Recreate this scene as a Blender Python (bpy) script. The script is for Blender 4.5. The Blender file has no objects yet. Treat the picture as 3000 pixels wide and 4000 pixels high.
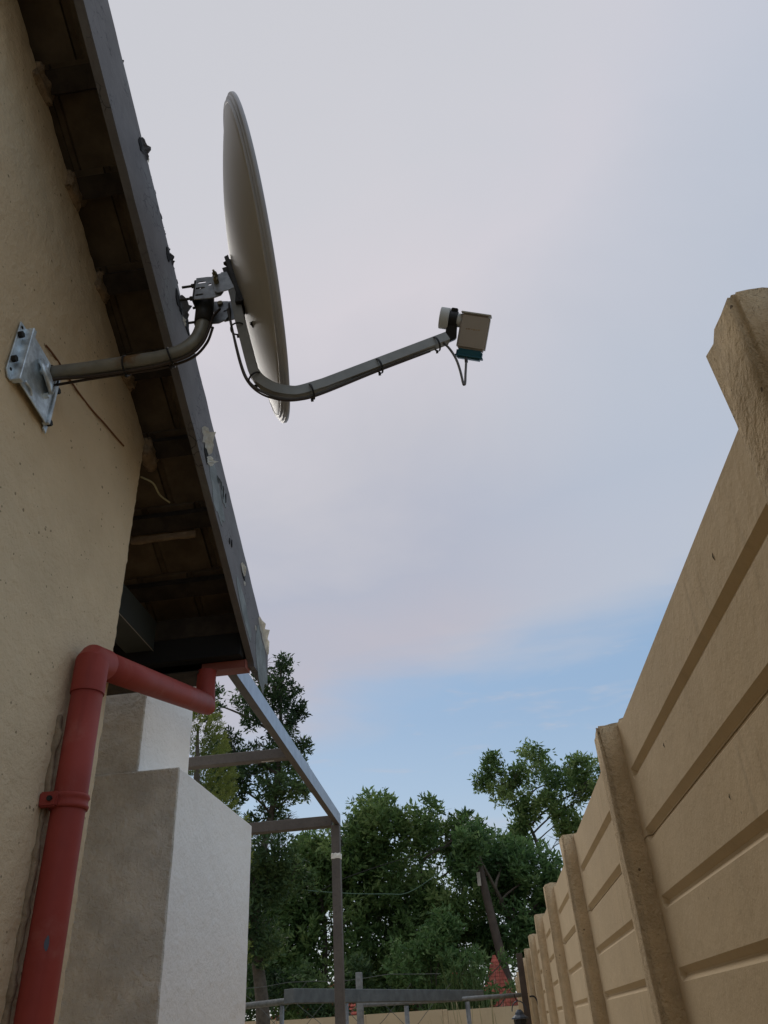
import bpy, bmesh, math, random
from mathutils import Vector, Matrix, noise
import numpy as np

# ------------------------------------------------------------------ camera, world, sun, exposure
H = 1.15                                   # eye height above the ground (m); shapes are written relative to the eye
scene = bpy.context.scene
scene.render.resolution_x, scene.render.resolution_y = 768, 1024
cam = bpy.data.cameras.new("camera")
cam.sensor_fit = 'VERTICAL'; cam.sensor_height = 24.0; cam.lens = 24.0 * 3004.9 / 4000.0
cam.clip_start = 0.02; cam.clip_end = 2000
camo = bpy.data.objects.new("camera", cam)
scene.collection.objects.link(camo)
R = Matrix(((0.99050672, 0.11907647, 0.06868211),
            (0.12352131, -0.5517285, -0.82482613),
            (-0.0603235, 0.82547953, -0.56119927)))
camo.matrix_world = Matrix.Translation((0, 0, H)) @ R.to_4x4()
scene.camera = camo

SUN_EL, SUN_AZ = math.radians(42), math.radians(-25)       # azimuth from +Y towards +X is positive -> veiled sun ahead/left
world = bpy.data.worlds.new("World"); scene.world = world
world.use_nodes = True
nt = world.node_tree; N = nt.nodes; L = nt.links
N.clear()
out = N.new('ShaderNodeOutputWorld'); bg = N.new('ShaderNodeBackground')
SKYS = 0.10
bg.inputs[1].default_value = SKYS
sky = N.new('ShaderNodeTexSky'); sky.sky_type = 'NISHITA'; sky.sun_disc = False
sky.sun_elevation = SUN_EL; sky.sun_rotation = SUN_AZ
sky.air_density = 1.0; sky.dust_density = 1.2; sky.ozone_density = 1.6
tc = N.new('ShaderNodeTexCoord')
sep = N.new('ShaderNodeSeparateXYZ'); L.new(tc.outputs['Generated'], sep.inputs[0])

def wnode(t, **k):
    n = N.new(t)
    for a, b in k.items(): setattr(n, a, b)
    return n
def wmath(op, a, b=None, c=None, clamp=False):
    n = wnode('ShaderNodeMath', operation=op, use_clamp=clamp)
    for i, v in enumerate((a, b, c)):
        if v is None: continue
        if isinstance(v, (int, float)): n.inputs[i].default_value = v
        else: L.new(v, n.inputs[i])
    return n.outputs[0]
def wnoise(scale, detail, rough, sx=1, sy=1, sz=1, loc=(0, 0, 0), dist=0.0):
    mp = wnode('ShaderNodeMapping'); L.new(tc.outputs['Generated'], mp.inputs[0])
    mp.inputs['Scale'].default_value = (sx, sy, sz); mp.inputs['Location'].default_value = loc
    n = wnode('ShaderNodeTexNoise'); L.new(mp.outputs[0], n.inputs['Vector'])
    n.inputs['Scale'].default_value = scale; n.inputs['Detail'].default_value = detail
    n.inputs['Roughness'].default_value = rough; n.inputs['Distortion'].default_value = dist
    return n.outputs['Fac']
# cloud deck: covers everything above a ragged edge about 22 degrees up, edge a little higher towards +X
edge = wnoise(2.2, 5, 0.55, 1, 1, 3.0, (3.1, 0.4, 1.2), 0.4)
zt = wmath('MULTIPLY_ADD', sep.outputs['X'], -0.22, sep.outputs['Z'])
e2 = wmath('MULTIPLY_ADD', wmath('SUBTRACT', edge, 0.5), 0.22, zt)
mask = wnode('ShaderNodeMapRange', interpolation_type='SMOOTHSTEP')
L.new(e2, mask.inputs[0]); mask.inputs[1].default_value = 0.325; mask.inputs[2].default_value = 0.41
# small detached wisps in the clear strip
wisp = wnoise(7.0, 4, 0.6, 1, 1, 4.5, (1.7, 0.9, 2.3), 0.3)
wm_ = wnode('ShaderNodeMapRange', interpolation_type='SMOOTHSTEP'); L.new(wisp, wm_.inputs[0])
wm_.inputs[1].default_value = 0.53; wm_.inputs[2].default_value = 0.74; wm_.inputs[4].default_value = 0.55
maskv = wmath('MAXIMUM', mask.outputs[0], wm_.outputs[0])
def srgb(r, g, b):
    f = lambda c: ((c / 255 + 0.055) / 1.055) ** 2.4
    return (f(r), f(g), f(b), 1)
GAIN = 1.087          # undoes the -0.12 exposure
def ramp_(val, stops):
    r = wnode('ShaderNodeValToRGB'); L.new(val, r.inputs[0]); el = r.color_ramp.elements
    for i, (p, c) in enumerate(stops):
        e = el[i] if i < 2 else el.new(p)
        e.position = p
    for i, (p, c) in enumerate(sorted(stops)): el[i].color = srgb(*c)
    return r.outputs[0]
bil = wnoise(1.9, 5, 0.55, 1, 1, 1.9, (0.3, 2.2, 0.7), 0.4)
zb = wmath('MULTIPLY_ADD', wmath('SUBTRACT', bil, 0.5), 0.36, zt)
deck = ramp_(zb, [(0.34, (195, 194, 202)), (1.0, (203, 204, 211)), (0.41, (188, 187, 199)), (0.50, (181, 185, 200)), (0.60, (196, 196, 205)), (0.74, (212, 208, 215)), (0.86, (206, 206, 213))])
bl_ = wnoise(1.3, 3, 0.5, 1, 1, 1, (5.3, 1.2, 0.2), 0.2)
bx_ = wmath('MULTIPLY_ADD', wmath('SUBTRACT', bl_, 0.5), 0.7, sep.outputs['X'])
bm_ = wnode('ShaderNodeMapRange', interpolation_type='SMOOTHSTEP'); L.new(bx_, bm_.inputs[0])
bm_.inputs[1].default_value = 0.0; bm_.inputs[2].default_value = 0.45; bm_.inputs[4].default_value = 0.75
tint = wnode('ShaderNodeMix', data_type='RGBA'); L.new(bm_.outputs[0], tint.inputs[0]); L.new(deck, tint.inputs[6]); tint.inputs[7].default_value = srgb(184, 195, 211)
def gain(c, k):
    m_ = wnode('ShaderNodeMix', data_type='RGBA', blend_type='MULTIPLY'); m_.inputs[0].default_value = 1
    L.new(c, m_.inputs[6]); m_.inputs[7].default_value = (k, k, k, 1); m_.clamp_result = False
    return m_.outputs[2]
clear = ramp_(sep.outputs['Z'], [(0.0, (206, 209, 212)), (0.42, (146, 178, 212)), (0.10, (196, 207, 216)), (0.24, (166, 191, 216)), (0.32, (152, 181, 212))])
haze = wnode('ShaderNodeMix', data_type='RGBA'); haze.inputs[0].default_value = 0.85
L.new(sky.outputs[0], haze.inputs[6]); L.new(gain(clear, GAIN / SKYS), haze.inputs[7])
mx = wnode('ShaderNodeMix', data_type='RGBA'); L.new(maskv, mx.inputs[0])
L.new(haze.outputs[2], mx.inputs[6]); L.new(gain(tint.outputs[2], GAIN / SKYS), mx.inputs[7])
L.new(mx.outputs[2], bg.inputs[0]); L.new(bg.outputs[0], out.inputs[0])

sd = bpy.data.lights.new("sun", 'SUN'); sd.energy = 0.9; sd.angle = math.radians(25); sd.color = (1.0, 0.95, 0.88)
so = bpy.data.objects.new("sun", sd); scene.collection.objects.link(so)
dirv = Vector((math.sin(SUN_AZ) * math.cos(SUN_EL), math.cos(SUN_AZ) * math.cos(SUN_EL), math.sin(SUN_EL)))
so.rotation_euler = dirv.to_track_quat('Z', 'Y').to_euler()
so.location = (0, 0, 30)

vs = scene.view_settings
vs.view_transform = 'Standard'; vs.look = 'None'; vs.exposure = -0.12; vs.gamma = 1; vs.use_curve_mapping = False

# ------------------------------------------------------------------ helpers
rnd = random.Random(7)
col = scene.collection

def mat(name, color, rough=0.85, metal=0.0, var=0.12, vscale=6.0, bumps=(), spec=0.3, blotch=None, streak=None, specks=None, coat=0, cracks=None):
    """Principled material; bumps = [(scale, strength, distance)], blotch = (colour, scale, lo, hi), specks = (colour, scale, thr)"""
    m = bpy.data.materials.new(name); m.use_nodes = True
    t = m.node_tree; n = t.nodes; l = t.links
    b = n['Principled BSDF']
    b.inputs['Roughness'].default_value = rough; b.inputs['Metallic'].default_value = metal
    b.inputs['Specular IOR Level'].default_value = spec
    if coat: b.inputs['Coat Weight'].default_value = coat
    tcn = n.new('ShaderNodeTexCoord'); vec = tcn.outputs['Object']
    def nz(scale, detail=4, rg=0.6, sc=None):
        x = n.new('ShaderNodeTexNoise'); x.inputs['Scale'].default_value = scale
        x.inputs['Detail'].default_value = detail; x.inputs['Roughness'].default_value = rg
        if sc:
            mp = n.new('ShaderNodeMapping'); mp.inputs['Scale'].default_value = sc
            l.new(vec, mp.inputs[0]); l.new(mp.outputs[0], x.inputs['Vector'])
        else: l.new(vec, x.inputs['Vector'])
        return x.outputs['Fac']
    def mixc(fac, a, c):
        x = n.new('ShaderNodeMix'); x.data_type = 'RGBA'
        if isinstance(fac, float): x.inputs[0].default_value = fac
        else: l.new(fac, x.inputs[0])
        for i, v in ((6, a), (7, c)):
            if isinstance(v, tuple): x.inputs[i].default_value = (*v[:3], 1)
            else: l.new(v, x.inputs[i])
        return x.outputs[2]
    def mr(v, lo, hi):
        x = n.new('ShaderNodeMapRange'); x.interpolation_type = 'SMOOTHSTEP'
        l.new(v, x.inputs[0]); x.inputs[1].default_value = lo; x.inputs[2].default_value = hi
        return x.outputs[0]
    c0 = tuple(c * (1 - var) for c in color); c1 = tuple(min(1, c * (1 + var)) for c in color)
    cc = mixc(mr(nz(vscale), 0.3, 0.7), c0, c1)
    if blotch:
        bc, bs, lo, hi = blotch
        cc = mixc(mr(nz(bs, 6, 0.65), lo, hi), cc, bc)
    if streak:
        bc, bs, lo, hi, sc = streak
        cc = mixc(mr(nz(bs, 5, 0.6, sc), lo, hi), cc, bc)
    if specks:
        bc, bs, thr = specks
        v = n.new('ShaderNodeTexVoronoi'); v.inputs['Scale'].default_value = bs; l.new(vec, v.inputs['Vector'])
        g = nz(bs * 0.37, 2)
        mlt = n.new('ShaderNodeMath'); mlt.operation = 'ADD'; l.new(v.outputs['Distance'], mlt.inputs[0]); l.new(g, mlt.inputs[1])
        x = n.new('ShaderNodeMapRange'); l.new(mlt.outputs[0], x.inputs[0])
        x.inputs[1].default_value = thr; x.inputs[2].default_value = thr + 0.05
        x.inputs[3].default_value = 1; x.inputs[4].default_value = 0
        cc = mixc(x.outputs[0], cc, bc)
    if cracks:
        kc, ks, kw = cracks
        mp = n.new('ShaderNodeMapping'); mp.inputs['Scale'].default_value = (1, 0.55, 1.0); mp.inputs['Rotation'].default_value = (0.53, 0, 0)
        ad = n.new('ShaderNodeVectorMath'); ad.operation = 'ADD'; l.new(vec, ad.inputs[0])
        nn = n.new('ShaderNodeTexNoise'); nn.inputs['Scale'].default_value = ks * 0.8; l.new(vec, nn.inputs['Vector'])
        sc_ = n.new('ShaderNodeVectorMath'); sc_.operation = 'SCALE'; sc_.inputs['Scale'].default_value = 1.2 / ks; l.new(nn.outputs['Color'], sc_.inputs[0])
        l.new(sc_.outputs[0], ad.inputs[1]); l.new(ad.outputs[0], mp.inputs[0])
        v = n.new('ShaderNodeTexVoronoi'); v.feature = 'DISTANCE_TO_EDGE'; v.inputs['Scale'].default_value = ks; l.new(mp.outputs[0], v.inputs['Vector'])
        x = n.new('ShaderNodeMapRange'); l.new(v.outputs['Distance'], x.inputs[0]); x.inputs[1].default_value = 0.0; x.inputs[2].default_value = kw
        x.inputs[3].default_value = 1; x.inputs[4].default_value = 0
        ml = n.new('ShaderNodeMath'); ml.operation = 'MULTIPLY'; l.new(x.outputs[0], ml.inputs[0]); l.new(mr(nz(6, 3), 0.5, 0.62), ml.inputs[1])
        cc = mixc(ml.outputs[0], cc, kc)
    l.new(cc, b.inputs['Base Color'])
    prev = None
    for (s, st, d) in bumps:
        bp = n.new('ShaderNodeBump'); bp.inputs['Strength'].default_value = st; bp.inputs['Distance'].default_value = d
        l.new(nz(s, 5, 0.6), bp.inputs['Height'])
        if prev: l.new(prev, bp.inputs['Normal'])
        prev = bp.outputs[0]
    if prev: l.new(prev, b.inputs['Normal'])
    return m

def leafmat(name, a, b_, c_, trans=0.25):
    m = bpy.data.materials.new(name); m.use_nodes = True
    t = m.node_tree; n = t.nodes; l = t.links
    b = n['Principled BSDF']; b.inputs['Roughness'].default_value = 0.55; b.inputs['Specular IOR Level'].default_value = 0.35
    at = n.new('ShaderNodeAttribute'); at.attribute_name = 'tone'
    r = n.new('ShaderNodeValToRGB'); l.new(at.outputs['Fac'], r.inputs[0])
    r.color_ramp.elements[0].color = (*a, 1); r.color_ramp.elements[1].color = (*c_, 1)
    e = r.color_ramp.elements.new(0.55); e.color = (*b_, 1)
    l.new(r.outputs[0], b.inputs['Base Color'])
    tr = n.new('ShaderNodeBsdfTranslucent'); l.new(r.outputs[0], tr.inputs[0])
    mx_ = n.new('ShaderNodeMixShader'); mx_.inputs[0].default_value = trans
    l.new(b.outputs[0], mx_.inputs[1]); l.new(tr.outputs[0], mx_.inputs[2])
    l.new(mx_.outputs[0], n['Material Output'].inputs[0])
    return m

def tag(o, label=None, cat=None, group=None, kind=None):
    if label: o['label'] = label
    if cat: o['category'] = cat
    if group: o['group'] = group
    if kind: o['kind'] = kind
    return o

def thing(name, loc, label, cat, group=None):
    """Empty at the thing's base; loc relative to the eye"""
    o = bpy.data.objects.new(name, None); col.objects.link(o)
    o.empty_display_size = 0.1
    o.location = (loc[0], loc[1], loc[2] + H)
    return tag(o, label, cat, group)

def origin(o):
    v = Vector((0, 0, 0))
    while o: v += o.location; o = o.parent
    return v

def build(name, bm, m, parent=None, smooth=False, loc=None):
    """bmesh in eye coordinates -> object (child of parent if given)"""
    off = Vector((0, 0, H)) - (origin(parent) if parent else Vector((0, 0, 0)))
    own = Vector((0, 0, 0))
    if parent is None and loc is not None: own = Vector(loc) + Vector((0, 0, H))
    bmesh.ops.translate(bm, verts=bm.verts, vec=off - own)
    me = bpy.data.meshes.new(name); bm.to_mesh(me); bm.free()
    ms = m if isinstance(m, (list, tuple)) else [m]
    for x in ms: me.materials.append(x)
    if smooth:
        for p in me.polygons: p.use_smooth = True
    o = bpy.data.objects.new(name, me); col.objects.link(o)
    if parent: o.parent = parent
    else: o.location = own
    return o

def smooth_by_angle(o, deg=35):
    me = o.data
    for p in me.polygons: p.use_smooth = True
    bm = bmesh.new(); bm.from_mesh(me)
    for e in bm.edges:
        if len(e.link_faces) == 2 and e.calc_face_angle(0) > math.radians(deg): e.smooth = False
    bm.to_mesh(me); bm.free()

def box(x0, x1, y0, y1, z0, z1, bev=0.0, seg=1, bm=None):
    own = bm is None
    b = bmesh.new()
    vs_ = [b.verts.new(p) for p in ((x0, y0, z0), (x1, y0, z0), (x1, y1, z0), (x0, y1, z0), (x0, y0, z1), (x1, y0, z1), (x1, y1, z1), (x0, y1, z1))]
    for f in ((0, 3, 2, 1), (4, 5, 6, 7), (0, 1, 5, 4), (1, 2, 6, 5), (2, 3, 7, 6), (3, 0, 4, 7)):
        b.faces.new([vs_[i] for i in f])
    if bev: bmesh.ops.bevel(b, geom=list(b.edges), offset=bev, segments=seg, affect='EDGES')
    return b if own else merge(bm, b)

def merge(a, b):
    me = bpy.data.meshes.new('tmp'); b.to_mesh(me); b.free(); a.from_mesh(me); bpy.data.meshes.remove(me); return a

def prism(pts, axis, a0, a1, bev=0.0, holes=()):
    """polygon in the plane perpendicular to axis ('x': (y,z); 'y': (x,z); 'z': (x,y)) extruded a0..a1"""
    b = bmesh.new()
    def P(p, a):
        return {'x': (a, p[0], p[1]), 'y': (p[0], a, p[1]), 'z': (p[0], p[1], a)}[axis]
    lo = [b.verts.new(P(p, a0)) for p in pts]; hi = [b.verts.new(P(p, a1)) for p in pts]
    n = len(pts)
    b.faces.new(lo); b.faces.new(hi[::-1])
    for i in range(n): b.faces.new((lo[i], hi[i], hi[(i + 1) % n], lo[(i + 1) % n]))
    bmesh.ops.recalc_face_normals(b, faces=b.faces)
    if bev: bmesh.ops.bevel(b, geom=list(b.edges), offset=bev, segments=1, affect='EDGES')
    return b

def tube(pts, r, seg=12, bm=None, cap=True, sq=False):
    """tube along a polyline; r number or list; sq = square section"""
    b = bmesh.new() if bm is None else bm
    pts = [Vector(p) for p in pts]; n = len(pts)
    rs = r if isinstance(r, (list, tuple)) else [r] * n
    up = Vector((0, 0, 1))
    t0 = (pts[1] - pts[0]).normalized()
    if abs(t0.dot(up)) > 0.95: up = Vector((0, 1, 0))
    rings = []
    a = t0.cross(up).normalized()
    for i, p in enumerate(pts):
        if i == 0: t = pts[1] - pts[0]
        elif i == n - 1: t = pts[-1] - pts[-2]
        else: t = (pts[i + 1] - pts[i]).normalized() + (pts[i] - pts[i - 1]).normalized()
        t.normalize()
        a = (a - t * a.dot(t)).normalized(); c = t.cross(a)
        bd = None
        if 0 < i < n - 1:
            t1, t2 = (pts[i] - pts[i - 1]).normalized(), (pts[i + 1] - pts[i]).normalized()
            ch = max(0.5, t1.dot(t))
            if ch < 0.999: bd = (t2 - t1).normalized()
        ring = []
        for k in range(seg):
            th = 2 * math.pi * (k + (0.5 if sq else 0)) / seg
            rr = rs[i] * (math.sqrt(2) if sq else 1)
            off = a * math.cos(th) * rr + c * math.sin(th) * rr
            if bd is not None: off += bd * off.dot(bd) * (1 / ch - 1)
            ring.append(b.verts.new(p + off))
        rings.append(ring)
    for i in range(n - 1):
        for k in range(seg):
            b.faces.new((rings[i][k], rings[i][(k + 1) % seg], rings[i + 1][(k + 1) % seg], rings[i + 1][k]))
    if cap:
        b.faces.new(rings[0][::-1]); b.faces.new(rings[-1])
    return b

def spline(pts, sub=8):
    """Catmull-Rom through points"""
    P = [Vector(p) for p in pts]; P = [2 * P[0] - P[1]] + P + [2 * P[-1] - P[-2]]
    o = []
    for i in range(1, len(P) - 2):
        for s in range(sub):
            t = s / sub
            o.append(0.5 * ((2 * P[i]) + (P[i + 1] - P[i - 1]) * t + (2 * P[i - 1] - 5 * P[i] + 4 * P[i + 1] - P[i + 2]) * t * t + (3 * P[i] - P[i - 1] - 3 * P[i + 1] + P[i + 2]) * t ** 3))
    o.append(P[-2]); return o

def grid_noise(bm, cuts_len, amp, scale, seed=0.0):
    """subdivide long edges and push vertices along noise"""
    for _ in range(8):
        es = [e for e in bm.edges if e.calc_length() > cuts_len]
        if not es: break
        bmesh.ops.subdivide_edges(bm, edges=es, cuts=1, use_grid_fill=True)
    bmesh.ops.triangulate(bm, faces=[f for f in bm.faces if len(f.verts) > 4])
    for v in bm.verts:
        q = v.co * scale + Vector((seed, seed * 1.7, -seed))
        v.co += Vector((noise.noise(q), noise.noise(q + Vector((31, 7, 3))), noise.noise(q + Vector((5, 77, 13))))) * amp
    return bm

def bolt(parent, p, axis, r=0.006, h=0.006, shank=0.0, m=None, name='bolt'):
    """hex head at p along axis, optional threaded shank going the other way"""
    ax = Vector(axis).normalized(); p = Vector(p)
    b = tube([p, p + ax * h], r, 6)
    if shank: tube([p - ax * shank, p], r * 0.5, 8, bm=b)
    return build(name, b, m, parent)

# ------------------------------------------------------------------ materials
M = {}
M['house'] = mat('tan_sponged_plaster', (0.66, 0.52, 0.335), 0.9, var=0.05, vscale=5, bumps=((70, 0.6, 0.007), (18, 0.5, 0.012), (230, 0.5, 0.003)), specks=((0.30, 0.225, 0.135), 55, 0.52), blotch=((0.57, 0.44, 0.275), 2.3, 0.55, 0.8))
M['fence'] = mat('tan_painted_concrete', (0.58, 0.45, 0.275), 0.85, var=0.04, vscale=3, bumps=((9, 0.5, 0.010), (45, 0.35, 0.004), (170, 0.5, 0.0015)), blotch=((0.55, 0.425, 0.255), 4, 0.5, 0.75), streak=((0.49, 0.38, 0.235), 14, 0.56, 0.80, (1, 1.6, 0.16)), specks=((0.22, 0.155, 0.085), 30, 0.40))
M['post'] = mat('rough_painted_concrete_post', (0.58, 0.445, 0.27), 0.9, var=0.12, vscale=12, bumps=((55, 1.0, 0.010), (160, 0.8, 0.005)), specks=((0.16, 0.115, 0.065), 60, 0.45))
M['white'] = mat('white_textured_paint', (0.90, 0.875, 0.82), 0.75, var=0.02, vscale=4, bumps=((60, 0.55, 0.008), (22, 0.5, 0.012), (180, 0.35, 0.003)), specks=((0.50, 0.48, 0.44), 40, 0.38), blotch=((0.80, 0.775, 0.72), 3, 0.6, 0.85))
M['chimneyfront'] = mat('grey_brown_plaster', (0.84, 0.80, 0.71), 0.92, var=0.14, vscale=7, bumps=((60, 1.0, 0.014), (24, 0.8, 0.014), (220, 0.8, 0.005)), blotch=((0.70, 0.63, 0.52), 5, 0.5, 0.75), streak=((0.55, 0.48, 0.38), 7, 0.58, 0.78, (3, 3, 0.35)))
M['barge'] = mat('dark_grey_flaking_paint', (0.135, 0.127, 0.126), 0.62, var=0.12, vscale=9, bumps=((45, 0.4, 0.003), (160, 0.3, 0.001)), streak=((0.165, 0.175, 0.175), 9, 0.52, 0.72, (1, 0.35, 0.35)), cracks=((0.02, 0.02, 0.022), 38, 0.05))
M['bargeold'] = mat('weathered_grey_green_timber', (0.20, 0.225, 0.225), 0.8, var=0.25, vscale=14, bumps=((60, 0.7, 0.003),))
M['flake'] = mat('pale_paint_flake', (0.80, 0.78, 0.70), 0.7, var=0.15, vscale=30)
M['black'] = mat('black_felt', (0.012, 0.012, 0.012), 0.9)
M['batten'] = mat('dark_timber_batten', (0.045, 0.036, 0.027), 0.9, var=0.3, vscale=20)
M['tile'] = mat('brown_tile_underside', (0.135, 0.105, 0.07), 0.9, var=0.25, vscale=10, bumps=((60, 0.3, 0.003),))
M['mortar'] = mat('tan_mortar', (0.30, 0.22, 0.14), 0.95, var=0.2, vscale=30, bumps=((90, 0.9, 0.006),))
M['beamdark'] = mat('dark_green_grey_beam_paint', (0.05, 0.058, 0.055), 0.6, var=0.1)
M['red'] = mat('red_oxide_paint', (0.31, 0.056, 0.042), 0.5, var=0.10, vscale=7, bumps=((35, 0.12, 0.002), (8, 0.1, 0.004)), spec=0.15, blotch=((0.37, 0.11, 0.085), 9, 0.52, 0.78), streak=((0.22, 0.04, 0.03), 9, 0.55, 0.8, (2.5, 2.5, 0.3)), specks=((0.05, 0.015, 0.012), 30, 0.42))
M['redbox'] = mat('brown_red_gutter_paint', (0.27, 0.085, 0.062), 0.55, var=0.12, vscale=12)
M['galv'] = mat('bright_galvanised_steel', (0.58, 0.65, 0.69), 0.4, metal=0.6, var=0.28, vscale=35, bumps=((60, 0.15, 0.001),))
M['mast'] = mat('olive_weathered_steel_tube', (0.20, 0.195, 0.165), 0.42, metal=0.35, var=0.15, vscale=18, blotch=((0.15, 0.085, 0.035), 7, 0.55, 0.72))
M['plate'] = mat('dull_zinc_plate', (0.30, 0.33, 0.36), 0.45, metal=0.7, var=0.2, vscale=40, blotch=((0.12, 0.12, 0.12), 22, 0.55, 0.8))
M['iron'] = mat('black_iron', (0.028, 0.027, 0.025), 0.55, metal=0.4, var=0.3, vscale=60)
M['brass'] = mat('yellowed_zinc_bolt', (0.22, 0.19, 0.11), 0.45, metal=0.6, var=0.25, vscale=90)
M['dish'] = mat('light_grey_dish_paint', (0.36, 0.34, 0.30), 0.42, var=0.05, vscale=3, spec=0.55, bumps=((3, 0.03, 0.01),), blotch=((0.28, 0.26, 0.22), 5, 0.55, 0.8))
M['rim'] = mat('grey_dish_rim', (0.36, 0.37, 0.39), 0.4, var=0.06, vscale=8)
M['arm'] = mat('grey_green_arm_tube', (0.235, 0.235, 0.215), 0.45, metal=0.3, var=0.1, vscale=20)
M['spot'] = mat('blue_grey_primer_spot', (0.10, 0.11, 0.135), 0.6)
M['cable'] = mat('dark_coax', (0.045, 0.032, 0.024), 0.5, var=0.2)
M['cablegrey'] = mat('grey_coax', (0.10, 0.095, 0.09), 0.5, var=0.1)
M['tie'] = mat('black_nylon', (0.012, 0.012, 0.012), 0.5)
M['lnb'] = mat('off_white_aged_plastic', (0.33, 0.295, 0.25), 0.5, var=0.05)
M['lnbtop'] = mat('pale_plastic_cap', (0.50, 0.52, 0.50), 0.5, var=0.03)
M['teal'] = mat('dark_teal_plastic', (0.012, 0.085, 0.115), 0.5, var=0.05)
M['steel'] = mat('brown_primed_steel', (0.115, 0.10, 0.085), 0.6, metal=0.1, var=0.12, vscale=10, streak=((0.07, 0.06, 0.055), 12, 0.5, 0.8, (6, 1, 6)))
M['steelsky'] = mat('sky_bright_steel', (0.40, 0.44, 0.50), 0.4, metal=0.6, var=0.1, vscale=12, blotch=((0.27, 0.30, 0.36), 9, 0.6, 0.75), bumps=((30, 0.1, 0.001),))
M['railgrey'] = mat('old_galvanised_pipe', (0.25, 0.26, 0.255), 0.55, metal=0.3, var=0.2, vscale=25)
M['plank'] = mat('dull_green_grey_channel', (0.12, 0.135, 0.135), 0.7, var=0.2, vscale=12, streak=((0.2, 0.2, 0.19), 10, 0.62, 0.8, (1, 1, 8)))
M['ground'] = mat('dusty_concrete_path', (0.36, 0.30, 0.21), 0.95, var=0.15, vscale=2, bumps=((25, 0.4, 0.01),))
M['bark'] = mat('grey_brown_bark', (0.10, 0.085, 0.065), 0.9, var=0.25, vscale=12, bumps=((25, 0.8, 0.02),))
M['pole'] = mat('weathered_pole_timber', (0.085, 0.066, 0.052), 0.9, var=0.2, vscale=6, bumps=((25, 0.5, 0.01),))
M['rooftile'] = mat('red_clay_roof', (0.44, 0.12, 0.085), 0.85, var=0.35, vscale=5, blotch=((0.60, 0.36, 0.29), 9, 0.58, 0.72), streak=((0.20, 0.055, 0.04), 8, 0.5, 0.75, (3, 3, 0.4)))
M['wallfar'] = mat('pale_far_wall', (0.45, 0.41, 0.34), 0.9)
M['glass'] = mat('dark_window_glass', (0.03, 0.035, 0.04), 0.1)
M['wire'] = mat('dull_wire', (0.11, 0.12, 0.11), 0.6)
M['wiregreen'] = mat('green_coated_wire', (0.10, 0.17, 0.12), 0.6)
M['reddish'] = mat('terracotta_wire_stain', (0.17, 0.075, 0.035), 0.9)
M['straw'] = mat('yellowed_cord', (0.42, 0.38, 0.22), 0.9)
M['lantern'] = mat('blue_grey_lantern_metal', (0.05, 0.065, 0.085), 0.45, metal=0.3)
M['lglass'] = mat('sooty_lantern_glass', (0.015, 0.018, 0.02), 0.15)
M['leafA'] = leafmat('dark_tree_leaves', (0.022, 0.05, 0.022), (0.075, 0.135, 0.046), (0.17, 0.25, 0.09), 0.4)
M['leafB'] = leafmat('mid_green_leaves', (0.05, 0.105, 0.034), (0.14, 0.235, 0.07), (0.29, 0.385, 0.14), 0.5)
M['leafC'] = leafmat('fresh_green_leaves', (0.05, 0.11, 0.04), (0.125, 0.23, 0.075), (0.25, 0.36, 0.14), 0.45)
M['conifer'] = leafmat('yellow_green_sprays', (0.08, 0.12, 0.026), (0.19, 0.24, 0.05), (0.34, 0.38, 0.10))
M['grass'] = leafmat('reed_green', (0.04, 0.075, 0.022), (0.09, 0.14, 0.04), (0.22, 0.25, 0.10))

# ------------------------------------------------------------------ ground
g = bmesh.new()
bmesh.ops.create_grid(g, x_segments=2, y_segments=2, size=400)
bmesh.ops.translate(g, verts=g.verts, vec=(0, 0, -H))
tag(build('ground', g, M['ground']), kind='structure')

# ------------------------------------------------------------------ house
W = -0.93; YC = 1.868; SL = 0.59
house = thing('house', (W, YC, -H), 'tan plastered gable end of the house with dark open eaves, left side of the passage', 'house')
def roofz(y, k=2.79): return k - SL * y
RIDGE = -1.6
def wall_top(y): return roofz(y) - 0.02 if y > RIDGE else roofz(RIDGE) - 0.02 + SL * (y - RIDGE)
bm = bmesh.new()
# gable wall face as a fine grid with plaster unevenness (corner and surface really uneven)
ys = list(np.linspace(-5.2, 0.2, 25)) + list(np.linspace(0.25, YC, 150))
nzr = 220
def wv(y, t):
    zt = wall_top(y); z = -H + (zt + H) * t
    q = Vector((0, y, z))
    amp = 0.0022 if y > 0 else 0.0
    dx = noise.noise(q * 22) * amp + noise.noise(q * 60 + Vector((9, 0, 0))) * amp * 0.8
    dy = (noise.noise(Vector((3, z * 35, 1))) * 0.004 + noise.noise(Vector((7, z * 110, 1))) * 0.0025) if y > YC - 1e-6 else 0
    return (W + dx, y + dy, z)
rows = []
for y in ys: rows.append([bm.verts.new(wv(y, j / nzr)) for j in range(nzr + 1)])
for i in range(len(ys) - 1):
    for j in range(nzr): bm.faces.new((rows[i][j], rows[i + 1][j], rows[i + 1][j + 1], rows[i][j + 1]))
# thickness: return face at the corner, back and top
back = [bm.verts.new((W - 0.22, YC, -H + (wall_top(YC) + H) * j / nzr)) for j in range(nzr + 1)]
for j in range(nzr): bm.faces.new((rows[-1][j], back[j], back[j + 1], rows[-1][j + 1]))
tb = [bm.verts.new((W - 0.22, y, wall_top(y))) for y in ys[:-1]] + [back[-1]]
for i in range(len(ys) - 1): bm.faces.new((rows[i][-1], rows[i + 1][-1], tb[i + 1], tb[i]))
bmesh.ops.recalc_face_normals(bm, faces=bm.faces)
wall = build('gable_wall', bm, M['house'], house, smooth=True); smooth_by_angle(wall, 50)
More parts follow.
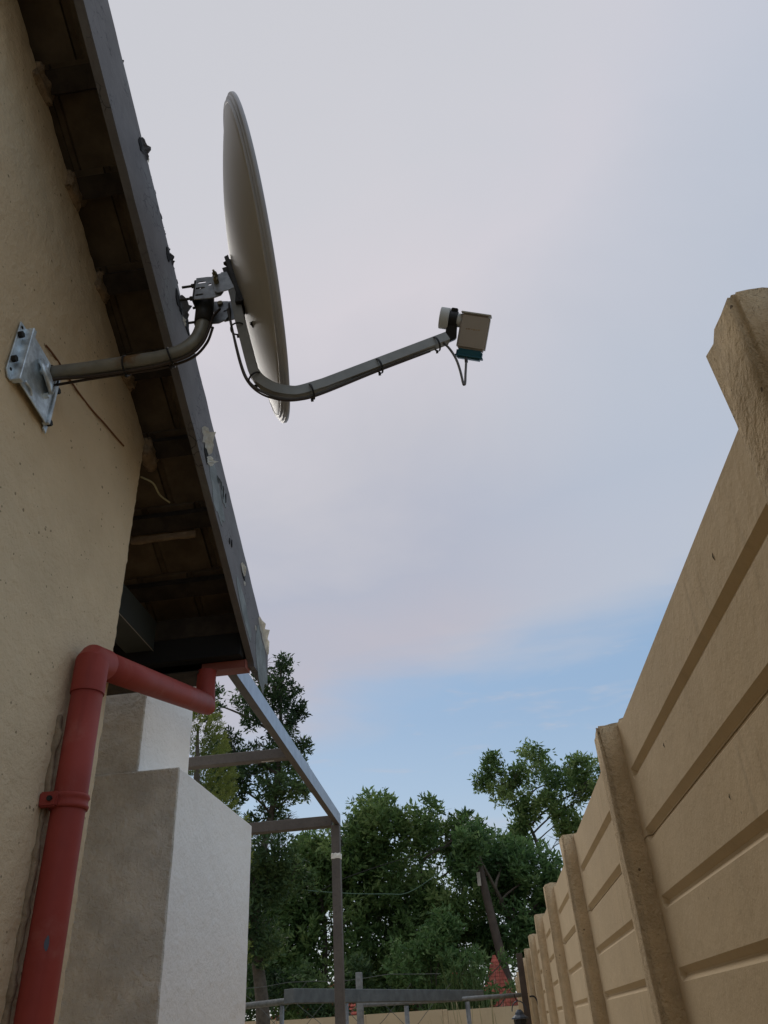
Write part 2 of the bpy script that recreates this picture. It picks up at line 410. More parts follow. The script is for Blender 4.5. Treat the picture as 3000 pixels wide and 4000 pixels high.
# the long side wall round the corner and inner wall slab behind the gable (keeps the roof space dark)
build('side_wall', box(-6.5, W - 0.222, YC - 0.22, YC - 0.003, -H, roofz(YC) - 0.15), M['house'], house)
build('rear_wall', box(-6.5, -6.3, -5.2, YC - 0.222, -H, 1.2), M['house'], house)

# battens, tiles
GA = 0.2345; y0b = 2.15
bat = []
slope = math.atan(SL); cs, sn = math.cos(slope), math.sin(slope)
def along(y, kofs, dn, tt):     # point on section: distance dn along slope (downhill), tt perpendicular (up) from reference roof line k
    return (y + dn * cs + tt * sn, roofz(y, kofs) - dn * sn + tt * cs)
nb = 0
for i in range(-14, 3):
    yb = y0b + i * GA
    if yb < RIDGE: continue
    pts = [along(yb, 2.79, -0.03, 0), along(yb, 2.79, 0.03, 0), along(yb, 2.79, 0.03, 0.036), along(yb, 2.79, -0.03, 0.036)]
    build('batten', prism(pts, 'x', -6.4, -0.742), M['batten'], house)
    # mortar packed round the batten where it leaves the wall
    if yb < 2.0:
        wd = 0.03 + rnd.random() * 0.012
        b = box(W - 0.02, W + 0.012 + rnd.random() * 0.01, yb - wd * 1.2, yb + wd * 1.2, roofz(yb) - 0.045 - rnd.random() * .01, roofz(yb) + 0.03, 0.006, 2)
        grid_noise(b, 0.015, 0.010, 45, i)
        build('mortar_lump', b, M['mortar'], house, smooth=True)
# tiles (seen from below): two proto meshes (full and half width), copies share them
TW = 0.19; TL = GA / cs + 0.06
def tile_mesh(tw):
    pb = bmesh.new()
    prof = [(0.0, 0.0), (0.012, 0.010), (0.022, 0.0), (tw - 0.006, 0.0), (tw - 0.004, 0.014), (tw - 0.004, 0.026), (0.0, 0.026)]
    lo = [pb.verts.new((x, 0, z)) for x, z in prof]; hi = [pb.verts.new((x, TL, z)) for x, z in prof]
    pb.faces.new(lo); pb.faces.new(hi[::-1])
    for i in range(len(prof)): pb.faces.new((lo[i], hi[i], hi[(i + 1) % len(prof)], lo[(i + 1) % len(prof)]))
    bmesh.ops.recalc_face_normals(pb, faces=pb.faces)
    me = bpy.data.meshes.new('roof_tile'); pb.to_mesh(me); pb.free(); me.materials.append(M['tile']); return me
tme = tile_mesh(TW); thalf = tile_mesh(TW / 2)
ho = origin(house)
for i in range(-14, 2):
    yb = y0b + i * GA - 0.02
    if yb < RIDGE: continue
    x = -0.745
    for c in range(9 if yb > 1.2 else 3):
        half = (i % 2 == 0 and c == 0)
        x -= TW / 2 if half else TW
        o = bpy.data.objects.new('roof_tile', thalf if half else tme); col.objects.link(o); o.parent = house
        o.location = Vector((x + rnd.uniform(-0.0015, 0.0015), yb, roofz(yb, 2.838) + H)) - ho
        o.rotation_euler = (-slope + 0.055, rnd.uniform(-0.006, 0.006), 0)
# rest of the roof: one slab above (seen from nowhere near, closes the roof), both slopes
pts = [(RIDGE, roofz(RIDGE, 2.895)), (2.72, roofz(2.72, 2.895)), (2.72, roofz(2.72, 2.885)), (RIDGE, roofz(RIDGE, 2.885))]
pts = [(RIDGE, roofz(RIDGE, 2.905)), (2.66, roofz(2.66, 2.905)), (2.66, roofz(2.66, 2.893)), (RIDGE, roofz(RIDGE, 2.893))]
build('roof_underlay', prism(pts, 'x', -6.6, -0.742), M['black'], house)
pts = [(RIDGE - 0.002, roofz(RIDGE, 2.905)), (-5.6, roofz(RIDGE, 2.905) - SL * 4), (-5.6, roofz(RIDGE, 2.82) - SL * 4), (RIDGE - 0.002, roofz(RIDGE, 2.82))]
build('rear_roof_slope', prism(pts, 'x', -6.6, -0.742), M['tile'], house)

# barge board with ragged flaked edges: dense grid on its face
XB = -0.715
bm = bmesh.new()
nY = 620
def bl(y): return 1.117 if y > 2.515 else roofz(y, 2.612)
def bt(y):
    q = y * 9
    return roofz(y, 2.853) + noise.noise(Vector((q, 0, 0))) * 0.002 + max(0, noise.noise(Vector((y * 45, 3, 0))) - 0.35) * 0.012
yl = np.linspace(RIDGE + 0.02, 2.705, nY)
fr, bk = [], []
for y in yl:
    z0, z1 = bl(y), bt(y)
    fr.append([bm.verts.new((XB + noise.noise(Vector((0, y * 14, t * 3))) * 0.0012, y, z0 + (z1 - z0) * t)) for t in (0, .2, .4, .6, .8, 1)])
    bk.append([bm.verts.new((XB - 0.024, y, z0 + (z1 - z0) * t)) for t in (0, 1)])
for i in range(nY - 1):
    for j in range(5): bm.faces.new((fr[i][j], fr[i + 1][j], fr[i + 1][j + 1], fr[i][j + 1]))
    bm.faces.new((bk[i][0], bk[i][1], bk[i + 1][1], bk[i + 1][0]))
    bm.faces.new((fr[i][0], bk[i][0], bk[i + 1][0], fr[i + 1][0]))
    bm.faces.new((fr[i][5], fr[i + 1][5], bk[i + 1][1], bk[i][1]))
bm.faces.new(fr[-1] + [bk[-1][1], bk[-1][0]]); bm.faces.new((fr[0] + [bk[0][1], bk[0][0]])[::-1])
bmesh.ops.recalc_face_normals(bm, faces=bm.faces)
barge = build('barge_board', bm, M['barge'], house, smooth=True); smooth_by_angle(barge, 45)
# exposed old paint patches, curled flakes and torn felt along the board (t = 0 bottom edge, 1 top edge)
def bpt(y, t, dx=0.0): return Vector((XB + dx, y, bl(y) + (bt(y) - bl(y)) * t))
def patch(y, t, ly, lt, name, m, dx=0.0018, n=14, seed=0, th=0.002):
    b = bmesh.new(); vs_ = []; c = bpt(y, t)
    for k in range(n):
        a = 2 * math.pi * k / n
        rr = 1 + 0.55 * noise.noise(Vector((math.cos(a) * 1.7 + seed, math.sin(a) * 1.7, seed * 3.3)))
        yy = y + math.cos(a) * ly * rr; tt = t + math.sin(a) * lt * rr
        zz = roofz(yy, 2.612) + 0.241 * tt
        vs_.append(b.verts.new((XB + dx, yy, zz)))
    f = b.faces.new(vs_)
    r = bmesh.ops.extrude_face_region(b, geom=[f])
    bmesh.ops.translate(b, verts=[v for v in r['geom'] if isinstance(v, bmesh.types.BMVert)], vec=(-th, 0, 0))
    bmesh.ops.recalc_face_normals(b, faces=b.faces)
    return build(name, b, m, barge)
def flake(y, t, ln, wd, curl, m, seed=0, ang=0.0, name='paint_flake'):
    """curled strip peeling off the board; ln along the slope, wd across"""
    b = bmesh.new(); n = 9; rows_ = []
    for i in range(n):
        u = i / (n - 1)
        w_ = wd * (0.12 + 0.95 * math.sin(math.pi * min(1, u * 0.8 + 0.1)) ** 1.3) * (1 + 0.8 * noise.noise(Vector((u * 7, seed, 0))))
        row = []
        for j in range(5):
            v = j / 4 - 0.5
            s = u * ln - ln / 2
            yy = y + (s * cs - v * w_ * 0.0) ; th_ = curl * (v + 0.5)
            out_ = 0.0025 + w_ * (1 - math.cos(th_)) * 0.55
            up_ = w_ * (v + 0.4 * noise.noise(Vector((u * 9, v * 2, seed))))
            c0_ = bpt(y, t)
            row.append(b.verts.new((XB + out_, y + s * cs + up_ * math.sin(ang), c0_.z - s * sn + up_ * math.cos(ang))))
        rows_.append(row)
    for i in range(n - 1):
        for j in range(4): b.faces.new((rows_[i][j], rows_[i + 1][j], rows_[i + 1][j + 1], rows_[i][j + 1]))
    bmesh.ops.solidify(b, geom=b.faces[:], thickness=0.0006)
    return build(name, b, m, barge)
FLK = []
# worn patch of older paint along the lower end, dark holes, pale curls, torn felt at the top edge
patch(1.985, 0.30, 0.085, 0.24, 'worn_patch', M['bargeold'], 0.0012, 22, 1.3)
patch(2.06, 0.62, 0.03, 0.10, 'worn_patch', M['bargeold'], 0.0014, 16, 4.3)
patch(2.60, 0.40, 0.10, 0.42, 'worn_patch', M['bargeold'], 0.0012, 22, 2.1)
patch(2.36, 0.22, 0.10, 0.16, 'worn_patch', M['bargeold'], 0.0012, 18, 7.1)
flake(1.85, 0.40, 0.095, 0.042, 1.5, M['flake'], 1.0, 0.5)
flake(1.90, 0.34, 0.035, 0.055, 0.8, M['flake'], 5.0, 0.9)
patch(1.868, 0.28, 0.028, 0.10, 'dark_gap', M['black'], 0.0022, 12, 2.0)
for (y, t, ly, lt, s) in ((1.146, 0.85, 0.016, 0.07, 3), (1.409, 0.86, 0.017, 0.08, 5), (1.515, 0.80, 0.022, 0.09, 6), (1.545, 0.86, 0.016, 0.08, 8), (1.60, 0.95, 0.028, 0.10, 9), (2.325, 0.66, 0.022, 0.06, 11), (2.155, 0.34, 0.006, 0.04, 2), (2.18, 0.42, 0.006, 0.05, 4), (2.055, 0.66, 0.006, 0.10, 6.5), (2.085, 0.72, 0.005, 0.08, 7.7)):
    patch(y, t, ly, lt, 'dark_gap', M['black'], 0.0024, 14, s)
flake(1.165, 0.93, 0.06, 0.025, 1.4, M['barge'], 3.0, 0.4)
flake(1.19, 0.99, 0.03, 0.010, 1.2, M['flake'], 4.0, 0.2)
flake(1.43, 0.93, 0.035, 0.014, 1.6, M['barge'], 6.0, 0.3)
flake(1.555, 0.92, 0.075, 0.034, 1.5, M['barge'], 7.0, 0.3)
flake(1.575, 0.80, 0.03, 0.012, 1.2, M['flake'], 9.0, 0.6)
flake(2.318, 0.66, 0.055, 0.022, 1.3, M['flake'], 10.0, 0.3)
flake(2.345, 0.55, 0.02, 0.010, 1.0, M['flake'], 12.0, 0.7)
flake(2.51, 0.55, 0.022, 0.009, 1.0, M['flake'], 13.0, 0.3)
flake(2.615, 0.84, 0.17, 0.030, 1.6, M['flake'], 14.0, 0.2)
flake(1.99, 0.52, 0.03, 0.008, 1.4, M['bargeold'], 16.0, 0.2)
flake(2.02, 0.60, 0.045, 0.009, 1.4, M['bargeold'], 18.0, 0.2)
for k in range(34):
    y = 0.55 + rnd.random() ** 0.9 * 1.15
    b = bmesh.new(); zt = bt(y)
    ln = rnd.uniform(0.008, 0.035); hh = rnd.uniform(0.004, 0.014)
    n = 7; lo_ = []; hi_ = []
    for i in range(n):
        u = i / (n - 1); yy = y + (u - 0.5) * ln
        zz = bt(yy) - 0.002
        lo_.append(b.verts.new((XB - 0.012, yy, zz))); hi_.append(b.verts.new((XB - 0.006 + rnd.uniform(0, .008), yy + rnd.uniform(-.001, .001), zz + 0.002 + hh * math.sin(math.pi * u) * rnd.uniform(0.4, 1.3))))
    for i in range(n - 1): b.faces.new((lo_[i], lo_[i + 1], hi_[i + 1], hi_[i]))
    bmesh.ops.solidify(b, geom=b.faces[:], thickness=0.002)
    build('felt_shred', b, M['black'], barge)
# fascia across the eave end, wall plate and veranda beam under the eaves
build('soffit_board', box(-6.3, -0.90, 2.46, 2.584, 1.092, 1.10, 0.002), M['batten'], house)
build('eaves_fascia', box(-6.4, -0.742, 2.585, 2.605, 1.145, 1.275, 0.002), M['black'], house)
build('veranda_beam', box(-1.17, -1.065, YC + 0.004, 2.56, 1.185, 1.30, 0.004), M['beamdark'], house)
build('beam_edge_trim', tube([(-1.063, YC + 0.2, 1.183), (-1.066, 2.56, 1.183)], 0.0012, 6), M['lnb'], house)
build('eaves_trim', box(-6.4, -0.745, 2.440, 2.484, 1.134, 1.2195, 0.002), M['black'], house)
build('cross_rafter', box(-2.6, -0.745, 2.44, 2.49, 1.22, 1.30, 0.003), M['batten'], house)
build('pale_end_plate', box(-1.062, -1.002, 2.80, 2.806, 1.12, 1.226, 0.001), M['white'], house)  # white plate filling the pale patch beside the stack
b = box(-1.085, -0.85, 2.185, 2.197, 1.482, 1.515, 0.003); grid_noise(b, 0.03, 0.004, 30, 3)
build('mortar_strip', b, M['mortar'], house, smooth=True)

# cord hanging out of the corner, thin stained cable on the wall
b = tube(spline([(W - 0.02, 1.92, 1.56), (W + 0.02, 1.93, 1.535), (W + 0.03, 1.97, 1.515), (W + 0.055, 2.0, 1.50)], 6), 0.003, 6)
tag(build('frayed_cord', b, M['straw'], loc=(W, 1.92, 1.56)), 'short yellowed cord end poking out of the wall corner under the eaves', 'cord')
cp = [(1.262, 1.486), (1.285, 1.487), (1.33, 1.495), (1.36, 1.49), (1.40, 1.487), (1.46, 1.494), (1.53, 1.502), (1.60, 1.512), (1.68, 1.528), (1.735, 1.539)]
b = tube(spline([(W + 0.003 + 0.002 * math.sin(i * 2), y, z) for i, (y, z) in enumerate(cp)], 6), 0.0028, 6)
tag(build('old_wire', b, M['reddish'], loc=(W, 1.3, 1.49)), 'thin rust brown wire running along the tan wall from behind the dish bracket', 'wire')

# ------------------------------------------------------------------ gutter and downpipe
gut = thing('gutter', (-0.74, 2.5, 1.09), 'short red box gutter under the eaves at the foot of the barge board', 'gutter')
GY0, GY1, GZ = 2.487, 2.545, 1.105
b = box(-0.898, -0.742, GY0, GY1, GZ, GZ + 0.003)
box(-0.898, -0.742, GY0, GY0 + 0.003, GZ + 0.0032, GZ + 0.028, bm=b); box(-0.898, -0.742, GY1 - 0.003, GY1, GZ + 0.0032, GZ + 0.032, bm=b)
build('trough', b, M['redbox'], gut)
build('end_stop', box(-0.741, -0.738, GY0 - 0.002, GY1 + 0.002, GZ - 0.002, GZ + 0.030, 0.001), M['redbox'], gut)
PR = 0.0365; PX, PY = -0.884, 1.675
dp = thing('downpipe', (PX, PY, -H), 'red round downpipe with elbow, clamped to the tan wall and bending up to the gutter', 'downpipe')
build('pipe', tube([(PX, PY, z) for z in (-H, -0.6, -0.2, 0.2, 0.5, 0.735)], PR, 40), M['red'], dp, smooth=True)
def arc3(p, c, q, n=8):
    p, c, q = Vector(p), Vector(c), Vector(q); return [p.lerp(c, t).lerp(c.lerp(q, t), t) for t in [i / n for i in range(n + 1)]]
E0 = Vector((PX + 0.004, 2.495, 0.988)); C0 = Vector((PX, PY, 0.803)); dd = (E0 - C0).normalized()
el = tube([C0 - Vector((0, 0, 0.085)), C0 - Vector((0, 0, 0.007)), C0 + dd * 0.007, C0 + dd * 0.06], PR + 0.003, 40)
elb = build('elbow', el, M['red'], dp, smooth=True); smooth_by_angle(elb, 28)
build('sloping_pipe', tube([C0 + dd * 0.04, C0 + dd * 0.3, C0 + dd * 0.6, E0 - dd * 0.04], PR, 40), M['red'], dp, smooth=True)
el = tube([E0 - dd * 0.07, E0 - dd * 0.01, E0 + dd * 0.008, E0 + Vector((0, 0, 0.04)), E0 + Vector((0, 0, 0.118))], [PR * 0.99, PR * 0.99, PR * 0.93, PR * 0.9, PR * 0.9], 40)
elb = build('outlet_elbow', el, M['red'], dp, smooth=True); smooth_by_angle(elb, 28)
# seam ring on the elbow socket
b = bmesh.new()
zc = 0.466
ring = []
b = tube([(PX, PY, zc - 0.016), (PX, PY, zc - 0.0155), (PX, PY, zc - 0.009), (PX, PY, zc - 0.005), (PX, PY, zc + 0.005), (PX, PY, zc + 0.009), (PX, PY, zc + 0.0155), (PX, PY, zc + 0.016)],
         [PR, PR + 0.004, PR + 0.006, PR + 0.003, PR + 0.003, PR + 0.006, PR + 0.004, PR], 40)
clamp = build('pipe_clamp', b, M['red'], dp, smooth=True)
build('clamp_lug', box(PX - 0.046, PX - 0.006, PY - PR - 0.013, PY - PR + 0.003, zc - 0.016, zc + 0.016, 0.003, 2), M['red'], clamp)
bolt(clamp, (PX - 0.02, PY - PR - 0.013, zc), (0, -1, 0), 0.006, 0.006, 0, M['iron'], 'clamp_bolt')
# ragged mortar bead between pipe and wall
b = box(W - 0.004, W + 0.010, PY - 0.034, PY - 0.020, -H, 0.66, 0.002)
grid_noise(b, 0.018, 0.007, 40, 2)
build('mortar_bead', b, M['mortar'], house, smooth=True)
bb = patch  # (kept simple: one chipped spot on the pipe)
b = bmesh.new()
vs_ = []
for k in range(12):
    a = 2 * math.pi * k / 12; rr = 1 + 0.4 * noise.noise(Vector((math.cos(a), math.sin(a), 3)))
    th = math.radians(-62) + 0.13 * math.cos(a) * rr; z = 0.22 + 0.014 * math.sin(a) * rr
    vs_.append(b.verts.new((PX + math.cos(th) * (PR + 0.0008), PY + math.sin(th) * (PR + 0.0008), z - 0.03)))
b.faces.new(vs_); bmesh.ops.solidify(b, geom=b.faces[:], thickness=0.0006)
build('chipped_spot', b, M['spot'], dp)

# ------------------------------------------------------------------ satellite dish
Nn = Vector((0.96292, 0.17800, 0.20273)).normalized(); DC = Vector((-0.4015, 1.30, 1.719)) - Nn * 0.007
sat = thing('satellite_dish', (W, 1.26, 1.36), 'large light grey satellite dish seen from behind on a bent wall mast', 'satellite dish')
# wall bracket: two flanges with raised ribs and a pressed centre plate
by0, by1, bz0, bz1 = 1.150, 1.342, 1.272, 1.448
brk = build('wall_bracket', prism([(by0 + 0.030, bz0 + 0.012), (by1 - 0.026, bz0 - 0.004), (by1 - 0.026, bz1 - 0.022), (by0 + 0.030, bz1 - 0.006)], 'x', W + 0.016, W + 0.0195, 0.0008), M['galv'], sat)
build('flange', prism([(by0 - 0.004, bz0 + 0.02), (by0 + 0.008, bz0 + 0.004), (by0 + 0.021, bz0 + 0.004), (by0 + 0.021, bz1), (by0 - 0.002, bz1)], 'x', W + 0.004, W + 0.0075, 0.0006), M['galv'], brk)
build('raised_rib', box(W + 0.006, W + 0.030, by0 + 0.018, by0 + 0.032, bz0 + 0.005, bz1 - 0.004, 0.0015), M['galv'], brk)
build('flange', prism([(by1 - 0.018, bz0 - 0.006), (by1 - 0.002, bz0 - 0.012), (by1 + 0.004, bz1 - 0.03), (by1 - 0.018, bz1 - 0.02)], 'x', W + 0.004, W + 0.0075, 0.0006), M['galv'], brk)
build('raised_rib', box(W + 0.006, W + 0.024, by1 - 0.028, by1 - 0.018, bz0, bz1 - 0.024, 0.0015), M['galv'], brk)
for (yy, zz) in ((by0 + 0.007, bz1 - 0.012), (by0 + 0.009, bz0 + 0.03)):
    b = tube([(W + 0.0072, yy, zz), (W + 0.0082, yy, zz)], 0.0042, 12); build('slot_hole', b, M['black'], brk)
for (yy, zz) in ((by0 + 0.004, bz1 - 0.04), (by0 + 0.005, bz0 + 0.058), (by1 - 0.006, bz0 + 0.018), (by1 - 0.004, bz1 - 0.05)):
    bolt(brk, (W + 0.0075, yy, zz), (1, 0, 0), 0.0085, 0.010, 0, M['iron'], 'anchor_bolt')
b = tube([(W + 0.0195, 1.262, 1.372), (W + 0.026, 1.264, 1.375), (W + 0.031, 1.266, 1.378)], [0.046, 0.040, 0.026], 28)
build('pressed_boss', b, M['galv'], brk, smooth=True)
for (a_, b_) in (((1.200, 1.300), (1.235, 1.288)), ((1.300, 1.400), (1.306, 1.36))):
    b = tube(spline([(W + 0.0198, a_[0], a_[1]), (W + 0.0215, (a_[0] + b_[0]) / 2 + .004, (a_[1] + b_[1]) / 2 + 0.004), (W + 0.0198, b_[0], b_[1])], 5), 0.0045, 8)
    build('pressed_ridge', b, M['galv'], brk, smooth=True)
for (yy, zz) in ((1.285, 1.333), (1.232, 1.395), (1.300, 1.405)):
    bolt(brk, (W + 0.0195, yy, zz), (1, 0, 0), 0.008, 0.010, 0.004, M['galv'], 'saddle_bolt')
build('pivot_block', box(W + 0.0198, W + 0.040, 1.238, 1.252, 1.368, 1.398, 0.003), M['galv'], brk)
# bent mast
MR = 0.0185; MY = 1.276
mp = [(W + 0.03, MY - 0.004, 1.392), (-0.80, MY, 1.395), (-0.68, MY, 1.397), (-0.625, MY, 1.399), (-0.575, MY, 1.411), (-0.542, MY, 1.440), (-0.528, MY, 1.480), (-0.526, MY, 1.53), (-0.526, MY, 1.62)]
mast = build('bent_mast', tube(spline(mp, 6), MR, 26), M['mast'], sat, smooth=True)
smooth_by_angle(mast, 40)
# two coax cables along the underside of the mast
def cable(pts, r, m, name, parent): return build(name, tube(spline(pts, 8), r, 8), m, parent, smooth=True)
cab = cable([(W + 0.028, MY - 0.012, 1.360), (W + 0.06, MY - 0.006, 1.368), (-0.80, MY + 0.003, 1.372), (-0.68, MY + 0.003, 1.374), (-0.612, MY, 1.377), (-0.555, MY, 1.394), (-0.522, MY - 0.002, 1.43), (-0.507, MY - 0.004, 1.48), (-0.5035, MY, 1.52), (-0.49, MY + 0.01, 1.56)], 0.0038, M['cable'], 'coax_cable', sat)
cable([(W + 0.03, MY + 0.018, 1.374), (-0.80, MY + 0.014, 1.3745), (-0.68, MY + 0.014, 1.377), (-0.605, MY + 0.012, 1.380), (-0.548, MY + 0.012, 1.399), (-0.516, MY + 0.01, 1.44), (-0.502, MY + 0.006, 1.49)], 0.0034, M['cable'], 'coax_cable', sat)
def ring_tie(c, axis, r, name='cable_tie', parent=sat, w=0.0022):
    c = Vector(c); ax = Vector(axis).normalized(); u = ax.orthogonal().normalized(); v = ax.cross(u)
    n = 20; b = bmesh.new(); R0 = []; 
    for k in range(n):
        a = 2 * math.pi * k / n; dv = u * math.cos(a) + v * math.sin(a)
        R0.append([b.verts.new(c + dv * (r - 0.0006) - ax * w), b.verts.new(c + dv * (r + 0.0012) - ax * w), b.verts.new(c + dv * (r + 0.0012) + ax * w), b.verts.new(c + dv * (r - 0.0006) + ax * w)])
    for k in range(n):
        for j in range(4): b.faces.new((R0[k][j], R0[(k + 1) % n][j], R0[(k + 1) % n][(j + 1) % 4], R0[k][(j + 1) % 4]))
    bmesh.ops.recalc_face_normals(b, faces=b.faces)
    dn = Vector((0, 0.3, -1)).normalized()
    box_c = c + dn * (r + 0.003)
    bmesh.ops.translate(b, verts=b.verts, vec=(0, 0, 0))
    bx_ = box(box_c.x - 0.003, box_c.x + 0.003, box_c.y - 0.003, box_c.y + 0.003, box_c.z - 0.003, box_c.z + 0.003); merge(b, bx_)
    return build(name, b, M['tie'], parent)
ring_tie((-0.895, MY - 0.003, 1.386), (1, 0, 0), 0.0245)
ring_tie((-0.712, MY + 0.002, 1.391), (1, 0, 0.02), 0.0245)
ring_tie((-0.600, MY + 0.002, 1.398), (1, 0, 0.3), 0.0245)

# mast clamp: two slotted side plates joined by a back channel, with studs and nuts
def plate_with_holes(pts, holes, y0, y1, name, m, parent, t=None):
    b = bmesh.new()
    geo = []
    def loop(pl):
        v = [b.verts.new((p[0], y0, p[1])) for p in pl]
        return [b.edges.new((v[i], v[(i + 1) % len(v)])) for i in range(len(v))]
    E_ = loop(pts)
    for h in holes: E_ += loop(h)
    r = bmesh.ops.triangle_fill(b, edges=E_, use_beauty=True)
    fs = [f for f in b.faces]
    rr = bmesh.ops.extrude_face_region(b, geom=fs)
    bmesh.ops.translate(b, verts=[v for v in rr['geom'] if isinstance(v, bmesh.types.BMVert)], vec=(0, y1 - y0, 0))
    bmesh.ops.recalc_face_normals(b, faces=b.faces)
    return build(name, b, m, parent)
def slot(x0, x1, z, h, n=5, tilt=0.0):
    o = []
    for k in range(n + 1):
        a = -math.pi / 2 + math.pi * k / n; o.append((x1 + math.cos(a) * h, z + math.sin(a) * h + tilt))
    for k in range(n + 1):
        a = math.pi / 2 + math.pi * k / n; o.append((x0 + math.cos(a) * h, z + math.sin(a) * h))
    return o
clampo = build('mast_clamp', box(-0.548, -0.541, 1.240, 1.309, 1.551, 1.630, 0.002), M['iron'], sat)
npl = [(-0.541, 1.632), (-0.512, 1.631), (-0.496, 1.628), (-0.478, 1.612), (-0.468, 1.588), (-0.466, 1.566), (-0.472, 1.554), (-0.486, 1.549), (-0.505, 1.548), (-0.541, 1.552)]
plate_with_holes(npl, [slot(-0.533, -0.517, 1.613, 0.0035), slot(-0.536, -0.519, 1.591, 0.0035), slot(-0.536, -0.521, 1.566, 0.0035), slot(-0.505, -0.502, 1.600, 0.0035)], 1.2375, 1.2405, 'side_plate', M['plate'], clampo)
fpl = [(-0.541, 1.545), (-0.523, 1.618), (-0.500, 1.619), (-0.478, 1.610), (-0.471, 1.590), (-0.470, 1.561), (-0.479, 1.541), (-0.497, 1.532), (-0.521, 1.534)]
fpl = [(-0.528, 1.619), (-0.478, 1.611), (-0.469, 1.585), (-0.470, 1.560), (-0.479, 1.541), (-0.497, 1.532), (-0.528, 1.534)]
plate_with_holes(fpl, [slot(-0.512, -0.504, 1.574, 0.0032), slot(-0.484, -0.477, 1.573, 0.0032, 5, 0.002)], 1.3060, 1.3090, 'side_plate', M['plate'], clampo)
bolt(clampo, (-0.497, 1.306, 1.603), (0, -1, 0), 0.0075, 0.006, 0, M['brass'], 'clamp_bolt')
ipl = [(-0.498, 1.611), (-0.496, 1.624), (-0.475, 1.628), (-0.474, 1.632), (-0.459, 1.631), (-0.436, 1.566), (-0.450, 1.560), (-0.478, 1.555), (-0.486, 1.562)]
tilt = build('tilt_plate', prism(ipl, 'y', 1.2300, 1.2325, 0.0005), M['plate'], sat)
build('tilt_plate', prism([(p[0] - 0.006, p[1] - 0.012) for p in ipl], 'y', 1.3140, 1.3165, 0.0005), M['plate'], sat)
bolt(tilt, (-0.487, 1.230, 1.618), (0, -1, 0), 0.0065, 0.012, 0.0, M['brass'], 'tilt_bolt')
bolt(tilt, (-0.483, 1.230, 1.594), (0, -1, 0), 0.0065, 0.012, 0.0, M['brass'], 'tilt_bolt')
bolt(tilt, (-0.487, 1.218, 1.618), (0, -1, 0), 0.003, 0.008, 0.0, M['brass'], 'bolt_end')
bolt(tilt, (-0.483, 1.218, 1.594), (0, -1, 0), 0.003, 0.008, 0.0, M['brass'], 'bolt_end')
for (z, y, ln) in ((1.614, 1.246, 0.032), (1.566, 1.246, 0.034), (1.600, 1.304, 0.022), (1.540, 1.300, 0.028)):
    b = tube([(-0.548 - ln, y, z), (-0.53, y, z)], 0.0033, 8); build('stud', b, M['iron'], clampo)
    bolt(clampo, (-0.549, y, z), (-1, 0, 0), 0.0062, 0.006, 0, M['iron'], 'stud_nut')
build('mast_sleeve', tube([(-0.526, MY, 1.500), (-0.526, MY, 1.5405), (-0.526, MY, 1.548), (-0.526, MY, 1.60)], [0.0225, 0.0225, 0.0225, 0.0215], 24), M['iron'], clampo, smooth=True)
# reflector
Uz = (Vector((0, 0, 1)) - Nn * Nn.z).normalized(); Us = Uz.cross(Nn).normalized()      # up in plane / sideways
RD = 0.4175; DEP = 0.052
def dpt(r, a, d): return DC + (Us * math.cos(a) + Uz * math.sin(a)) * r + Nn * d
prof = [(0.0001, -DEP)] + [(RD * 0.946 * k / 22, -DEP * (1 - (k / 22) ** 2) - 0.010 * 0) for k in range(1, 23)]
b = bmesh.new(); SEG = 128; rings = []
for (r, d) in prof: rings.append([b.verts.new(dpt(r, 2 * math.pi * k / SEG, d - 0.006)) for k in range(SEG)])
fprof = [(r, d + 0.0012) for (r, d) in prof[::-1]]
for (r, d) in fprof: rings.append([b.verts.new(dpt(r, 2 * math.pi * k / SEG, d - 0.006)) for k in range(SEG)])
for i in range(len(rings) - 1):
    for k in range(SEG): b.faces.new((rings[i][k], rings[i][(k + 1) % SEG], rings[i + 1][(k + 1) % SEG], rings[i + 1][k]))
bmesh.ops.recalc_face_normals(b, faces=b.faces)
refl = build('reflector', b, M['dish'], sat, smooth=True)
b = bmesh.new(); rings = []
rp = [(RD * 0.944, -0.0065), (RD * 0.952, -0.0085), (RD * 0.958, -0.0085), (RD * 0.962, -0.0035), (RD * 0.981, -0.0025), (RD * 0.984, 0.0015), (RD * 0.988, 0.0025), (RD - 0.0005, 0.0025), (RD + 0.0005, 0.0045), (RD + 0.0005, 0.0105), (RD - 0.0015, 0.0125), (RD - 0.004, 0.0115), (RD - 0.005, 0.0055), (RD * 0.965, 0.0005), (RD * 0.944, -0.0045)]
for (r, d) in rp: rings.append([b.verts.new(dpt(r, 2 * math.pi * k / SEG, d)) for k in range(SEG)])
for i in range(len(rings)):
    j = (i + 1) % len(rings)
    for k in range(SEG): b.faces.new((rings[i][k], rings[i][(k + 1) % SEG], rings[j][(k + 1) % SEG], rings[j][k]))
bmesh.ops.recalc_face_normals(b, faces=b.faces)
rim = build('rim', b, M['rim'], refl); smooth_by_angle(rim, 50)
# feed arm in the dish's plane of symmetry
nh = Vector((0.9858, 0.1675, 0))
def AP(x, z): return (x, 1.30 + (x + 0.405) * 0.17, z)
apts = [(-0.462, 1.640), (-0.452, 1.598), (-0.434, 1.503), (-0.401, 1.352), (-0.392, 1.325), (-0.376, 1.300), (-0.345, 1.276), (-0.31, 1.266), (-0.285, 1.268), (-0.232, 1.289), (0.076, 1.4445)]
AR = 0.0122
pl = [AP(*p) for p in apts]
sp = [Vector(pl[0]), Vector(pl[1]), Vector(pl[2])] + spline(pl[2:10], 5)[1:] + [Vector(pl[10])]
arm = build('feed_arm', tube(sp, AR, 4, sq=True), M['arm'], sat)
md = arm.modifiers.new('bevel', 'BEVEL'); md.width = 0.003; md.segments = 2; md.angle_limit = math.radians(50)
